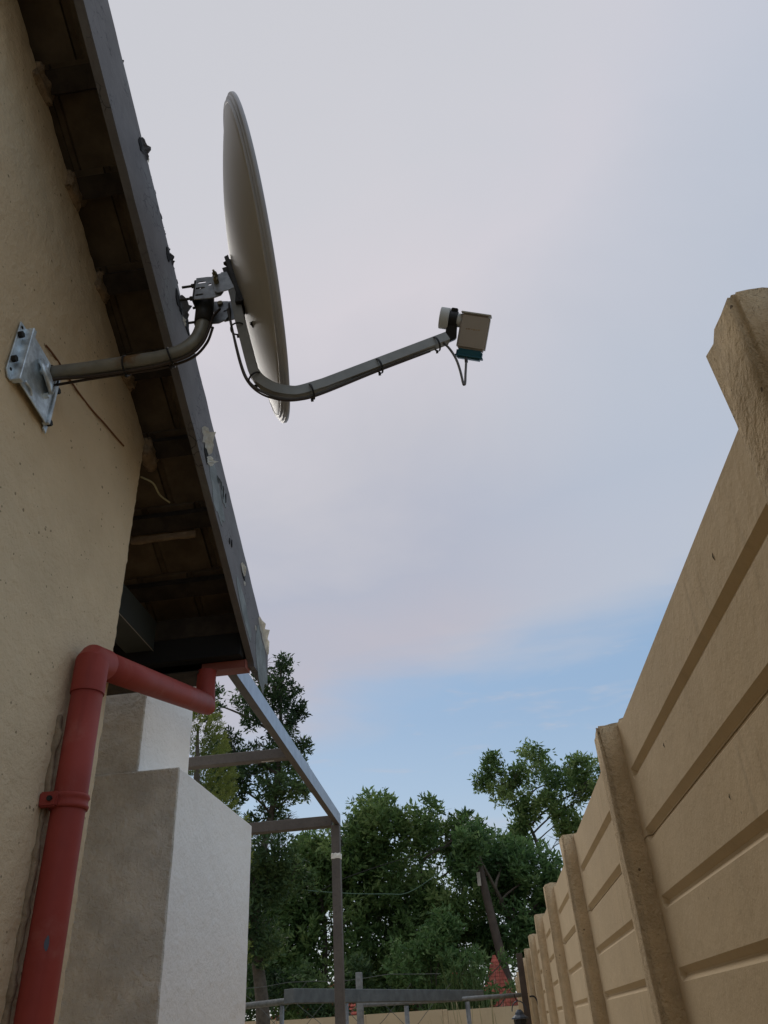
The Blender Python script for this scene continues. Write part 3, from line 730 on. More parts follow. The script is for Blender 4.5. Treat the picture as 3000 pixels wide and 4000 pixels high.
# dish back channel and struts from arm to reflector
bp = [AP(-0.482, 1.715), AP(-0.470, 1.672), AP(-0.448, 1.60)]
build('back_channel', tube(bp, 0.009, 4, sq=True), M['iron'], sat)
for (x, z, x2, z2) in ((-0.478, 1.735, -0.462, 1.752), (-0.436, 1.600, -0.418, 1.588), (-0.400, 1.50, -0.385, 1.49)):
    p0, p1 = Vector(AP(x, z)), Vector(AP(x2, z2))
    b = tube([p0 - (p1 - p0) * 0.1, p1], 0.010, 10)
    st = build('reflector_bolt', b, M['iron'], sat)
    for s in (-1, 1):
        bolt(st, p0 + Vector((0, 0.010 * s, 0.004 * s)), (-1, -0.6 * s, 0.2), 0.0065, 0.008, 0.01, M['iron'], 'nut')
build('reflector_bracket', prism([(-0.484, 1.745), (-0.474, 1.752), (-0.430, 1.60), (-0.418, 1.565), (-0.430, 1.556), (-0.446, 1.60)], 'y', 1.268, 1.271, 0.0005), M['iron'], sat)
build('reflector_bracket', prism([(-0.484, 1.735), (-0.474, 1.742), (-0.436, 1.60), (-0.424, 1.565), (-0.436, 1.556), (-0.450, 1.60)], 'y', 1.312, 1.315, 0.0005), M['iron'], sat)
build('bracket_tab', box(-0.446, -0.43, 1.27, 1.312, 1.56, 1.60, 0.002), M['iron'], sat)
# cables on the arm
cable([AP(-0.470, 1.56), AP(-0.462, 1.52), AP(-0.448, 1.45), AP(-0.425, 1.35), AP(-0.405, 1.30), AP(-0.372, 1.268), AP(-0.33, 1.2485), AP(-0.29, 1.2475), AP(-0.24, 1.265), AP(-0.10, 1.340), AP(0.03, 1.409), (0.0488, 1.3771, 1.4247), (0.0644, 1.3798, 1.4267), (0.078, 1.3821, 1.4089), (0.0907, 1.3842, 1.3719), (0.0965, 1.3852, 1.3295), (0.0986, 1.3856, 1.2902), (0.1008, 1.3859, 1.2845), (0.1038, 1.3865, 1.2902), (0.108, 1.3872, 1.3189), (0.1148, 1.3884, 1.3615)], 0.0032, M['cablegrey'], 'coax_cable', sat)
cable([AP(-0.468, 1.58), AP(-0.458, 1.50), AP(-0.432, 1.37), AP(-0.410, 1.303), AP(-0.376, 1.262), AP(-0.33, 1.243), AP(-0.288, 1.243), AP(-0.235, 1.262), AP(-0.10, 1.334), AP(0.03, 1.399)], 0.0026, M['cable'], 'coax_cable', sat)
for (x, z, ax) in ((-0.442, 1.486, (0.2, 0, -1)), (-0.393, 1.312, (0.6, 0, -0.9)), (-0.262, 1.268, (1, 0.17, 0.35)), (-0.10, 1.350, (1, 0.17, 0.5)), (0.046, 1.424, (1, 0.17, 0.5))):
    ring_tie(AP(x + 0.001, z), ax, 0.0185)
# LNB: its axis a points back at the dish, b runs down its wide face, c comes out of that face
Lc = Vector((0.0995, 1.3857, 1.5135))
vw = Lc.normalized()
rt = Vector((0.99050672, 0.12352131, -0.0603235)); rt = (rt - vw * rt.dot(vw)).normalized(); upv = rt.cross(vw)
PHI = math.radians(8.8)
aa = (-rt * math.cos(PHI) + upv * math.sin(PHI)).normalized()
bb_ = (-rt * math.sin(PHI) - upv * math.cos(PHI)).normalized(); ccv = -vw
tw_ = Matrix.Rotation(math.radians(7), 3, aa); bb_ = tw_ @ bb_; ccv = tw_ @ ccv
tw_ = Matrix.Rotation(math.radians(5), 3, bb_); aa = tw_ @ aa; ccv = tw_ @ ccv
def LP(a, b2, c): return Lc + aa * a + bb_ * b2 + ccv * c
def obox(a0, a1, b0, b1, c0, c1, bev=0.0, seg=2):
    bx = box(a0, a1, b0, b1, c0, c1, bev, seg)
    for v in bx.verts: v.co = LP(*v.co)
    bmesh.ops.recalc_face_normals(bx, faces=bx.faces)
    return bx
fh = build('feed_horn', tube([LP(0.0105, 0, 0), LP(0.0115, 0, 0), LP(0.033, 0, 0), LP(0.034, 0, 0)], [0.0255, 0.0275, 0.0275, 0.027], 32), M['lnbtop'], sat); smooth_by_angle(fh, 40)
build('horn_neck', tube([LP(-0.024, 0, 0), LP(0.012, 0, 0)], 0.0175, 28), M['lnbtop'], sat, smooth=True)
cl = build('feed_clamp', tube([LP(-0.011, 0, 0), LP(0.0115, 0, 0)], 0.0215, 24), M['tie'], sat); smooth_by_angle(cl, 40)
build('clamp_lug', obox(-0.009, 0.009, -0.029, -0.019, -0.008, 0.008, 0.002), M['tie'], cl)
build('clamp_lug', obox(-0.012, 0.002, 0.018, 0.032, -0.010, 0.010, 0.002), M['tie'], cl)
q = [(-75, 60), (95, 60), (100, 100), (130, 285), (110, 395), (-40, 330), (-62, 300), (-66, 150)]
pts_ = []
for (dx, dy) in q:
    dx, dy = -dx, dy
    a_ = -(dx * math.cos(PHI) + dy * math.sin(PHI)) * 0.000154; b_ = (-dx * math.sin(PHI) + dy * math.cos(PHI)) * 0.000154
    pts_.append((a_, b_))
b = prism(pts_, 'z', -0.012, 0.014, 0.0015)
for v in b.verts: v.co = LP(*v.co)
bmesh.ops.recalc_face_normals(b, faces=b.faces)
build('clamp_stem', b, M['tie'], sat)
body = build('receiver_body', obox(-0.095, -0.0205, -0.0185, 0.070, -0.026, 0.022, 0.005, 3), M['lnb'], sat); smooth_by_angle(body, 40)
build('body_lid', obox(-0.0965, -0.019, -0.0225, -0.0188, -0.028, 0.024, 0.0012, 2), M['lnbtop'], body)
tl = build('connector_cover', obox(-0.090, -0.0235, 0.0702, 0.094, -0.026, 0.024, 0.004, 2), M['teal'], sat); smooth_by_angle(tl, 40)
build('cover_lip', obox(-0.093, -0.0215, 0.086, 0.090, -0.029, 0.027, 0.0012, 1), M['teal'], tl)
pf = Vector((0.1155, 1.3885, 1.372))
build('connector', tube([pf, pf + Vector((-0.0005, 0, -0.012))], 0.0042, 10), M['iron'], tl)
# faint worn maker's mark on the receiver: shallow raised dashes
b = bmesh.new()
for i, (u, wd_) in enumerate(((-0.074, .005), (-0.067, .004), (-0.061, .004), (-0.055, .005), (-0.048, .004), (-0.042, .004))):
    bx = box(u, u + wd_, 0.018 + 0.0008 * (i % 2), 0.0205 + 0.0008 * (i % 3), 0.0218, 0.0223)
    for v in bx.verts: v.co = LP(v.co.x, v.co.y, v.co.z)
    merge(b, bx)
build('worn_mark', b, M['mortar'], body)

# ------------------------------------------------------------------ precast boundary wall on the right
FX = 0.43; PT = 0.056; BAY = 1.53; PY0 = 0.665; PW = 0.112; TOP = 0.683; PH = 0.304
fen = thing('boundary_wall', (FX + 0.05, 5, -H), 'tan painted precast concrete panel wall with thick posts, right side of the passage', 'wall')
def panel_bm(L_, x_out=1.0):
    """one panel, local: length along y 0..L_, height 0..PH, face towards -x at x=0; two raised fields with bevelled edges"""
    b = bmesh.new(); g_ = 0.013; bv = 0.013; h2 = PH / 2
    zs = [0.0, g_ * 0.0 + 0.003, 0.003 + bv, h2 - bv - 0.002, h2 - 0.003, h2 + 0.003, h2 + 0.003 + bv, PH - bv - 0.002, PH - 0.003, PH]
    xs = [g_, g_, 0, 0, g_, g_, 0, 0, g_, g_]
    # top panel has a plain top edge; keep shape shared, sub-mm seam gives the crack
    lo = [(x, z) for x, z in zip(xs, zs)]
    e = 0.055
    A = [b.verts.new((x, e, z)) for x, z in lo]; B = [b.verts.new((x, L_ - e, z)) for x, z in lo]
    # ends go flat (raised fields stop short of the posts)
    A0 = [b.verts.new((g_ if 0 else (0.001 if 0 else g_ * 0.0 + x * 0 + 0.0), e - 0.012, z)) for x, z in lo]
    B0 = [b.verts.new((0.0, L_ - e + 0.012, z)) for x, z in lo]
    A1 = [b.verts.new((0.0, 0, z)) for x, z in lo]; B1 = [b.verts.new((0.0, L_, z)) for x, z in lo]
    for P_, Q in ((A1, A0), (A0, A), (A, B), (B, B0), (B0, B1)):
        for i in range(len(lo) - 1): b.faces.new((P_[i], Q[i], Q[i + 1], P_[i + 1]))
    bk_ = [b.verts.new((0.045, y, z)) for y, z in ((0, 0), (L_, 0), (L_, PH - 0.0006), (0, PH - 0.0006))]
    b.faces.new(bk_)
    b.faces.new([A1[0], A0[0], A[0], B[0], B0[0], B1[0], bk_[1], bk_[0]])
    b.faces.new([A1[-1], A0[-1], A[-1], B[-1], B0[-1], B1[-1], bk_[2], bk_[3]][::-1])
    b.faces.new(A1 + [bk_[3], bk_[0]]); b.faces.new((B1 + [bk_[2], bk_[1]])[::-1])
    bmesh.ops.recalc_face_normals(b, faces=b.faces)
    return b
def mesh_from(bm, name, m):
    me = bpy.data.meshes.new(name); bm.to_mesh(me); bm.free(); me.materials.append(m); return me
PL = BAY - PW
pm = mesh_from(panel_bm(PL), 'concrete_panel', M['fence'])
NP = 11
fo = origin(fen)
posts_me = []
for v in range(4):
    b = box(-PT, 0.09, 0, PW, -0.0, 1.846, 0.0)
    bmesh.ops.bevel(b, geom=[e for e in b.edges], offset=0.008, segments=2, affect='EDGES')
    # rounded knocked-about top
    for vv in b.verts: pass
    for _ in range(4):
        es = [e for e in b.edges if e.calc_length() > (0.05 if v > 1 else 0.03)]
        if not es: break
        bmesh.ops.subdivide_edges(b, edges=es, cuts=1, use_grid_fill=True)
    bmesh.ops.triangulate(b, faces=[f for f in b.faces if len(f.verts) > 4])
    for vv in b.verts:
        q = vv.co * 9 + Vector((v * 13.0, 0, 0)); q2 = vv.co * 34 + Vector((0, v * 5.0, 0)); q3 = vv.co * 85
        a_ = 0.0025 + (0.003 if vv.co.z > 1.75 else 0)
        vv.co += Vector((noise.noise(q) * 0.003 + noise.noise(q2) * a_ + noise.noise(q3) * 0.001, noise.noise(q + Vector((5, 5, 5))) * 0.003 + noise.noise(q2 + Vector((8, 3, 1))) * a_, (noise.noise(q2 * 0.8) * 0.010 if vv.co.z > 1.77 else 0)))
    posts_me.append(mesh_from(b, 'concrete_post', M['post']))
    for p in posts_me[-1].polygons: p.use_smooth = True
y = PY0 - 3 * BAY
k = -3
while y < 16.6:
    o = bpy.data.objects.new('concrete_post', posts_me[(k + 1) % 2 if k < 3 else 2 + k % 2]); col.objects.link(o); o.parent = fen
    sc = 1.0 + rnd.uniform(-0.006, 0.006) + (0.006 if k == 0 else 0)
    o.location = Vector((FX, y, 0)) - fo; o.scale = (1, 1, sc)
    if y + BAY < 16.9:
        for j in range(6):
            q = bpy.data.objects.new('concrete_panel', pm); col.objects.link(q); q.parent = fen
            z = TOP + H - PH * (j + 1)
            q.location = Vector((FX + rnd.uniform(-0.0015, 0.0015), y + PW, z - (0.002 if j % 2 else 0) )) - fo
            q.rotation_euler = (rnd.uniform(-0.0006, 0.0006), 0, 0)
    y += BAY; k += 1
# small drips / nail marks on panels
for (yy, zz, ln) in ((1.12, 0.60, 0.014), (1.74, 0.485, 0.010), (1.40, 0.295, 0.010)):
    b = tube([(FX - 0.0005, yy, zz + ln / 2), (FX - 0.0015, yy + 0.001, zz), (FX - 0.0005, yy, zz - ln / 2)], [0.0003, 0.0010, 0.0003], 6)
    build('hairline_chip', b, M['black'], fen)

# ------------------------------------------------------------------ chimney behind the house corner
chm = thing('chimney', (-1.4, 3.2, -H), 'white painted square chimney breast with narrower stack, beyond the red downpipe', 'chimney')
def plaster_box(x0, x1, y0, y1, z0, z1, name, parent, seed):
    """+x face and others white, the -y face darker brown-grey; gently uneven edges"""
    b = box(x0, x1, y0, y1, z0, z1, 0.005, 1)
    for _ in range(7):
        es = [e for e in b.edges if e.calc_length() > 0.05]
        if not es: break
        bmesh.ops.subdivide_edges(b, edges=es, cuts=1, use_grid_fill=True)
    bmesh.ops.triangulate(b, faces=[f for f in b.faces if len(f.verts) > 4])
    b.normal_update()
    for f in b.faces: f.material_index = 1 if f.normal.y < -0.3 else 0  # -y faces take the darker, browner material
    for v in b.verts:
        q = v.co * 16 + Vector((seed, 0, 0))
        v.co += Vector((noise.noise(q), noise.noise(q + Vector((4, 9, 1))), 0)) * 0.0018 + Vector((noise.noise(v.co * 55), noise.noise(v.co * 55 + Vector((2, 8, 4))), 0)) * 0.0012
    return build(name, b, [M['white'], M['chimneyfront']], parent, smooth=False)
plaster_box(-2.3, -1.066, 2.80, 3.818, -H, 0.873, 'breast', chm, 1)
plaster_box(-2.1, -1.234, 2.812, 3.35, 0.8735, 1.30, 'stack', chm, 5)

# ------------------------------------------------------------------ steel pergola frame
per = thing('pergola_frame', (-0.94, 5.46, -H), 'brown primed steel pergola frame of post, long beam and cross bars beyond the chimney', 'pergola')
BA, BB = Vector((-0.852, 2.62, 1.2)), Vector((-0.9125, 5.50, 1.2))
def beam_bm(a, b_, w, h, t=0.0):
    """box beam whose +x bottom edge runs a->b_, width w to -x, height h"""
    b = bmesh.new(); vs_ = []
    for p in (a, b_):
        for dx, dz in ((0, 0), (-w, 0), (-w, h), (0, h)): vs_.append(b.verts.new((p.x + dx, p.y, p.z + dz)))
    for f in ((0, 1, 2, 3), (7, 6, 5, 4), (0, 4, 5, 1), (1, 5, 6, 2), (2, 6, 7, 3), (3, 7, 4, 0)): b.faces.new([vs_[i] for i in f])
    bmesh.ops.recalc_face_normals(b, faces=b.faces)
    return b
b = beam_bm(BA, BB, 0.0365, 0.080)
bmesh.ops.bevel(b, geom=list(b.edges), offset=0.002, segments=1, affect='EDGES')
bmm = build('long_beam', b, [M['steel'], M['steelsky']], per)
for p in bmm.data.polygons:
    if p.normal.x > 0.8: p.material_index = 1  # outward face coloured paler to carry the sky it reflects
build('post', box(-0.968, -0.9125, 5.432, 5.492, -H, 1.1985, 0.002), M['steel'], per)
build('cross_bar', box(-2.6, -0.905, 3.872, 3.93, 1.201, 1.252, 0.003), M['steel'], per)
build('cross_bar', box(-2.6, -0.9695, 5.462, 5.530, 1.199, 1.268, 0.003), M['steel'], per)
build('weld_strip', box(-1.05, -0.985, 3.90, 3.904, 1.1985, 1.2005), M['flake'], per)
b = tube([(-0.940, 5.462, 0.985), (-0.940, 5.462, 1.000), (-0.940, 5.462, 1.02)], [0.0285, 0.0305, 0.0285], 4, sq=True)
for v in b.verts:
    v.co.z += 0.006 * noise.noise(v.co * 40)
b.free()
b = box(-0.9705, -0.910, 5.4295, 5.4945, 0.983, 1.02, 0.004, 1); grid_noise(b, 0.02, 0.006, 60, 4)
build('mortar_patch', b, M['flake'], per)

# ------------------------------------------------------------------ far cross wall at the end of the yard
bw = thing('cross_wall', (-3, 16.3, -H), 'low tan precast wall across the far end of the yard, behind the pipe gate', 'wall')
a0, a1 = Vector((-6.8, 15.4, 0)), Vector((0.50, 17.2, 0)); dvec = (a1 - a0); Lw = dvec.length; ang = math.atan2(dvec.y, dvec.x)
nbay = 5; pm2 = mesh_from(panel_bm(Lw / nbay - 0.10), 'concrete_panel', M['fence'])
bo = origin(bw)
ppm = mesh_from(box(-0.045, 0.045, -0.05, 0.06, 0, 1.49, 0.006), 'concrete_post', M['post'])
for i in range(nbay + 1):
    p = a0 + dvec * (i / nbay)
    o = bpy.data.objects.new('concrete_post', ppm); col.objects.link(o); o.parent = bw
    o.location = Vector((p.x, p.y, -0.02)) - bo; o.rotation_euler = (0, 0, ang)
    if i < nbay:
        for j in range(5):
            q = bpy.data.objects.new('concrete_panel', pm2); col.objects.link(q); q.parent = bw
            u = dvec.normalized() * 0.05
            top = (0.345 if i < 2 else 0.325 if i < 4 else 0.30) + H
            q.location = Vector((p.x + u.x, p.y + u.y, top - PH * (j + 1))) - bo
            q.rotation_euler = (0, 0, ang - math.pi / 2)
            q.scale = (-1, 1, 1) if False else (1, 1, 1)

# ------------------------------------------------------------------ pipe gate / rails, plank, lantern, hose
gate = thing('pipe_railing', (-1.28, 8.6, -H), 'old grey pipe railing with posts across the yard in front of the far wall', 'railing')
build('post', box(-1.315, -1.255, 8.55, 8.61, -H, 0.515, 0.003), M['railgrey'], gate)
build('post', box(0.27, 0.335, 9.55, 9.615, -H, 0.635, 0.003), M['pole'], gate)
build('rail', tube([(-2.75, 9.35, 0.335), (-2.0, 9.0, 0.343), (-1.32, 8.61, 0.352)], 0.030, 14), M['railgrey'], gate, smooth=True)
build('rail', tube([(-1.36, 9.25, 0.268), (-0.6, 9.5, 0.262), (0.27, 9.70, 0.262)], 0.021, 14), M['railgrey'], gate, smooth=True)
for (x, y, z) in ((-2.16, 9.08, 0.31), (-0.925, 9.40, 0.235), (-0.30, 9.57, 0.235), (-1.44, 8.70, 0.315)):
    build('upright', tube([(x, y, -H), (x, y, z)], 0.024, 12), M['railgrey'], gate, smooth=True)
# lattice of the old wire mesh behind the rails
wm = thing('wire_mesh', (-2.0, 10.4, -H), 'sagging diamond wire mesh behind the pipe railing', 'wire mesh')
b = bmesh.new()
x = -4.2
while x < -0.55:
    for s_ in (-1, 1):
        pts = []
        for i in range(9):
            t = i / 8; zz = -0.55 + 1.13 * t + 0.02 * math.sin(x * 3)
            if zz > 0.57: break
            pts.append((x + s_ * (t - 0.5) * 1.3, 10.4 + 0.03 * math.sin(6 * t + x), zz + 0.02 * math.sin(t * 9 + x * 5)))
        if len(pts) > 2: tube(pts, 0.003, 4, bm=b, cap=False)
    x += 0.46
for z in (0.565,):
    tube([(-4.8 + k * 0.3, 10.4, z + 0.018 * math.sin(k * 1.7)) for k in range(15)], 0.003, 4, bm=b, cap=False)
build('mesh_wires', b, M['wire'], wm)
b = box(0, 3.45, -0.05, 0.05, 0, 0.098, 0.004)
for v in b.verts: pass
pa = Vector((-1.60, 6.95, 0.246)); pb_ = Vector((-0.17, 10.05, 0.243)); dv = pb_ - pa; aaz = math.atan2(dv.y, dv.x)
bmesh.ops.scale(b, vec=(dv.length / 3.45, 1, 1), verts=b.verts)
bmesh.ops.rotate(b, cent=(0, 0, 0), matrix=Matrix.Rotation(aaz, 3, 'Z'), verts=b.verts)
bmesh.ops.translate(b, verts=b.verts, vec=pa)
tag(build('steel_channel', b, M['plank'], loc=pa), 'long grey steel channel resting level on the pipe railing posts', 'steel channel')
ln = thing('lantern', (0.215, 9.2, -0.05), 'small dark blue lantern hanging by the wooden end post near the boundary wall', 'lantern')
def LN(z): return z
lx, ly, lz = 0.215, 9.2, 0.0
b = tube([(lx, ly, lz + 0.050), (lx, ly, lz + 0.062), (lx, ly, lz + 0.085), (lx, ly, lz + 0.105), (lx, ly, lz + 0.128)], [0.085, 0.080, 0.048, 0.040, 0.018], 8)
build('lantern_cap', b, M['lantern'], ln)
build('glass_case', tube([(lx, ly, lz - 0.13), (lx, ly, lz + 0.049)], [0.055, 0.066], 8), M['lglass'], ln)
build('lantern_base', tube([(lx, ly, lz - 0.15), (lx, ly, lz - 0.1305)], [0.075, 0.06], 8), M['lantern'], ln)
b = tube([(lx + 0.07 * math.cos(a), ly, lz + 0.115 + 0.085 * math.sin(a)) for a in [math.pi * i / 12 for i in range(13)]], 0.005, 6)
build('handle', b, M['lantern'], ln)
b = tube(spline([(lx - 0.03, ly, lz + 0.26), (lx - 0.02, ly, lz + 0.22), (lx, ly, lz + 0.20)], 4), 0.006, 6)
build('hook', b, M['iron'], ln)
b = tube(spline([(0.345, 9.4, 0.235), (0.39, 9.38, 0.23), (0.418, 9.35, 0.17), (0.424, 9.33, 0.05), (0.425, 9.32, -0.15), (0.42, 9.3, -0.6)], 6), 0.008, 8)
tag(build('black_hose', b, M['tie'], loc=(0.4, 9.35, 0.2)), 'black cable looping from the end post down the boundary wall', 'cable')

# ------------------------------------------------------------------ leaning pole and overhead wires
pl_ = thing('utility_pole', (0.36, 20.5, -H), 'leaning weathered timber pole with a pale bracket, in front of the trees', 'pole')
build('shaft', tube([(0.47, 20.5, -H), (0.36, 20.5, 0.5), (0.16, 20.5, 1.9), (0.0, 20.5, 3.1), (-0.08, 20.5, 4.0)], [0.125, 0.115, 0.10, 0.09, 0.085], 14), M['pole'], pl_, smooth=True)
build('pale_bracket', box(-0.105, -0.02, 20.33, 20.36, 2.80, 3.10, 0.004), M['wallfar'], pl_)
b = tube(spline([(-5.6, 19.5, 3.2), (-3.9, 20.0, 2.93), (-2.4, 20.3, 2.80), (-1.6, 20.4, 2.86), (-0.1, 20.3, 3.72)], 8), 0.010, 6)
tag(build('overhead_wire', b, M['wiregreen'], loc=(-0.1, 20.3, 3.7)), 'pale green wire sagging from the leaning pole to the left across the trees', 'wire')
b = tube(spline([(-3.9, 19.5, 2.8), (-3.2, 19.6, 3.10), (-1.9, 19.9, 3.45), (-0.1, 20.3, 3.86)], 8), 0.010, 6)
tag(build('overhead_wire', b, M['iron'], loc=(-0.1, 20.3, 3.86)), 'dark upper wire rising from behind the pergola post to the leaning pole top', 'wire')

# ------------------------------------------------------------------ houses with red roofs behind the trees
def far_house(x0, x1, y0, y1, ze, zr, label):
    h = thing('far_house', ((x0 + x1) / 2, (y0 + y1) / 2, -H), label, 'house', None)
    build('wall', box(x0 + 0.05 * (x1 - x0), x1 - 0.05 * (x1 - x0), y0 + 0.06 * (y1 - y0), y1 - 0.06 * (y1 - y0), -H, ze), M['wallfar'], h)
    for wx in np.arange(x0 + 1.2, x1 - 1.4, 2.2) if x1 - x0 > 4 else []:
        f = build('window', box(wx, wx + 1.0, y0 + 0.38, y0 + 0.43, ze - 1.5, ze - 0.5), M['flake'], h)
        build('pane', box(wx + 0.06, wx + 0.94, y0 + 0.365, y0 + 0.378, ze - 1.44, ze - 0.56), M['glass'], f)
    b = bmesh.new(); xm0 = x0 + (y1 - y0) / 2; xm1 = x1 - (y1 - y0) / 2; ym = (y0 + y1) / 2
    if xm0 > xm1: xm0 = xm1 = (x0 + x1) / 2
    B_ = [b.verts.new(p) for p in ((x0, y0, ze), (x1, y0, ze), (x1, y1, ze), (x0, y1, ze), (xm0, ym, zr), (xm1, ym, zr))]
    for f in ((0, 1, 5, 4), (1, 2, 5), (2, 3, 4, 5), (3, 0, 4), (3, 2, 1, 0)):
        b.faces.new([B_[i] for i in f])
    rf = build('roof', b, M['rooftile'], h)
    # tile courses as stepped lips so the roof has relief
    b = bmesh.new(); ncs = 14
    for i in range(1, ncs):
        t = i / ncs; yy = y0 + (ym - y0) * t; zz = ze + (zr - ze) * t
        xa = x0 + (xm0 - x0) * t; xb = x1 + (xm1 - x1) * t
        kk_ = min(1, (y1 - y0) / 7); box(xa, xb, yy - 0.06 * kk_, yy + 0.06 * kk_, zz + 0.005 * kk_, zz + 0.045 * kk_, bm=b)
    build('tile_course', b, M['rooftile'], rf)
far_house(-9.5, 1.6, 33, 40, 0.3, 2.1, 'red tiled house mostly hidden behind the leafy trees and leaning pole')
# red brick pier cap seen right of centre: a small clay-tiled outbuilding
far_house(-0.36, 0.50, 19.6, 20.4, 0.35, 1.33, 'small outbuilding with steep red tiled roof beside the foot of the leaning pole')

# ------------------------------------------------------------------ trees
nrng = np.random.default_rng(11)
def leaf_mesh(name, P, Dn, Ln, Wd, tone, m, parent=None, loc=None, kind=None):
    """P base points (n,3), Dn directions, Ln lengths, Wd widths -> folded two-triangle leaves"""
    n = len(P)
    rv = nrng.normal(size=(n, 3)); side = np.cross(Dn, rv); side /= np.linalg.norm(side, axis=1)[:, None] + 1e-9
    nor = np.cross(side, Dn)
    a = P; tip = P + Dn * Ln[:, None] - nor * (Ln * 0.12)[:, None]
    mid = P + Dn * (Ln * 0.45)[:, None]
    l_ = mid + side * (Wd / 2)[:, None] + nor * (Wd * 0.22)[:, None]; r_ = mid - side * (Wd / 2)[:, None] + nor * (Wd * 0.22)[:, None]
    V = np.stack([a, l_, tip, r_], 1).reshape(-1, 3)
    off = np.array([0, 0, H]) - (np.array(origin(parent)) if parent else np.zeros(3))
    V = V + off
    me = bpy.data.meshes.new(name)
    me.vertices.add(4 * n); me.vertices.foreach_set('co', V.astype(np.float32).ravel())
    idx = np.arange(n)[:, None] * 4 + np.array([0, 1, 2, 0, 2, 3])
    me.loops.add(6 * n); me.loops.foreach_set('vertex_index', idx.astype(np.int32).ravel())
    me.polygons.add(2 * n); me.polygons.foreach_set('loop_start', (np.arange(2 * n) * 3).astype(np.int32)); me.polygons.foreach_set('loop_total', np.full(2 * n, 3, dtype=np.int32))
    me.update(calc_edges=True)
    at = me.attributes.new('tone', 'FLOAT', 'POINT'); at.data.foreach_set('value', np.repeat(np.clip(tone, 0, 1), 4).astype(np.float32))
    me.materials.append(m); me.validate()
    o = bpy.data.objects.new(name, me); col.objects.link(o)
    if parent: o.parent = parent
    if kind: o['kind'] = kind
    return o
def blobs_to_clusters(blobs, dens, gap=0.0, gs=1.0, seed=0):
    """blobs (x,y,z,rx,ry,rz); cluster centres favouring the shell, with noise gaps"""
    out = []
    for (x, y, z, rx, ry, rz) in blobs:
        n = int(dens * (rx * ry * rz) ** (2 / 3) * 12)
        for _ in range(n):
            v = nrng.normal(size=3); v /= np.linalg.norm(v)
            r = nrng.random() ** 0.38
            wob = 1 + 0.28 * noise.noise(Vector((v * 2.2 + seed + x).tolist()))
            p = np.array([x, y, z]) + v * r * wob * np.array([rx, ry, rz])
            if noise.noise(Vector((p * gs + seed * 3.1).tolist())) * 0.5 + 0.5 < gap: continue
            out.append(p)
    return np.array(out)
def foliage(name, C_, parent, m, L0, wr=0.36, per=7, up=0.35, spread=1.0, tone0=0.5, kind='stuff'):
    n = len(C_)
    ax = nrng.normal(size=(n, 3)); ax[:, 2] = np.abs(ax[:, 2]) * 0.8 + up; ax /= np.linalg.norm(ax, axis=1)[:, None]
    P = np.repeat(C_, per, 0); A = np.repeat(ax, per, 0)
    dv = nrng.normal(size=(n * per, 3)); dv -= A * (dv * A).sum(1)[:, None]; dv /= np.linalg.norm(dv, axis=1)[:, None] + 1e-9
    el = nrng.uniform(0.05, 0.75, size=(n * per, 1))
    Dn = dv * spread + A * el; Dn /= np.linalg.norm(Dn, axis=1)[:, None]
    P = P + Dn * L0 * 0.12 + nrng.normal(size=P.shape) * L0 * 0.25
    Ln = L0 * nrng.uniform(0.6, 1.25, n * per)
    cl_ = np.array([noise.noise(Vector((c * 1.3).tolist())) for c in C_])
    tone = np.repeat(tone0 + cl_ * 0.55 + nrng.normal(size=n) * 0.13, per) + nrng.normal(size=n * per) * 0.12
    return leaf_mesh(name, P, Dn, Ln, Ln * wr, tone, m, parent, kind=kind)
def limb(a, b_, r0, r1, wob, n=6, bm=None):
    a, b_ = Vector(a), Vector(b_); L_ = (b_ - a).length
    pts = []
    for i in range(n + 1):
        t = i / n; p = a.lerp(b_, t)
        p += Vector([noise.noise(Vector((p.x * 1.1 + k * 7.7, p.y * 1.1, p.z * 1.1))) for k in range(3)]) * wob * L_ * math.sin(math.pi * min(1, t * 1.0)) + Vector((0, 0, 0.08 * L_ * math.sin(math.pi * t)))
        pts.append(p)
    tube(pts, [r0 + (r1 - r0) * i / n for i in range(n + 1)], 7, bm=bm, cap=False)
    return pts
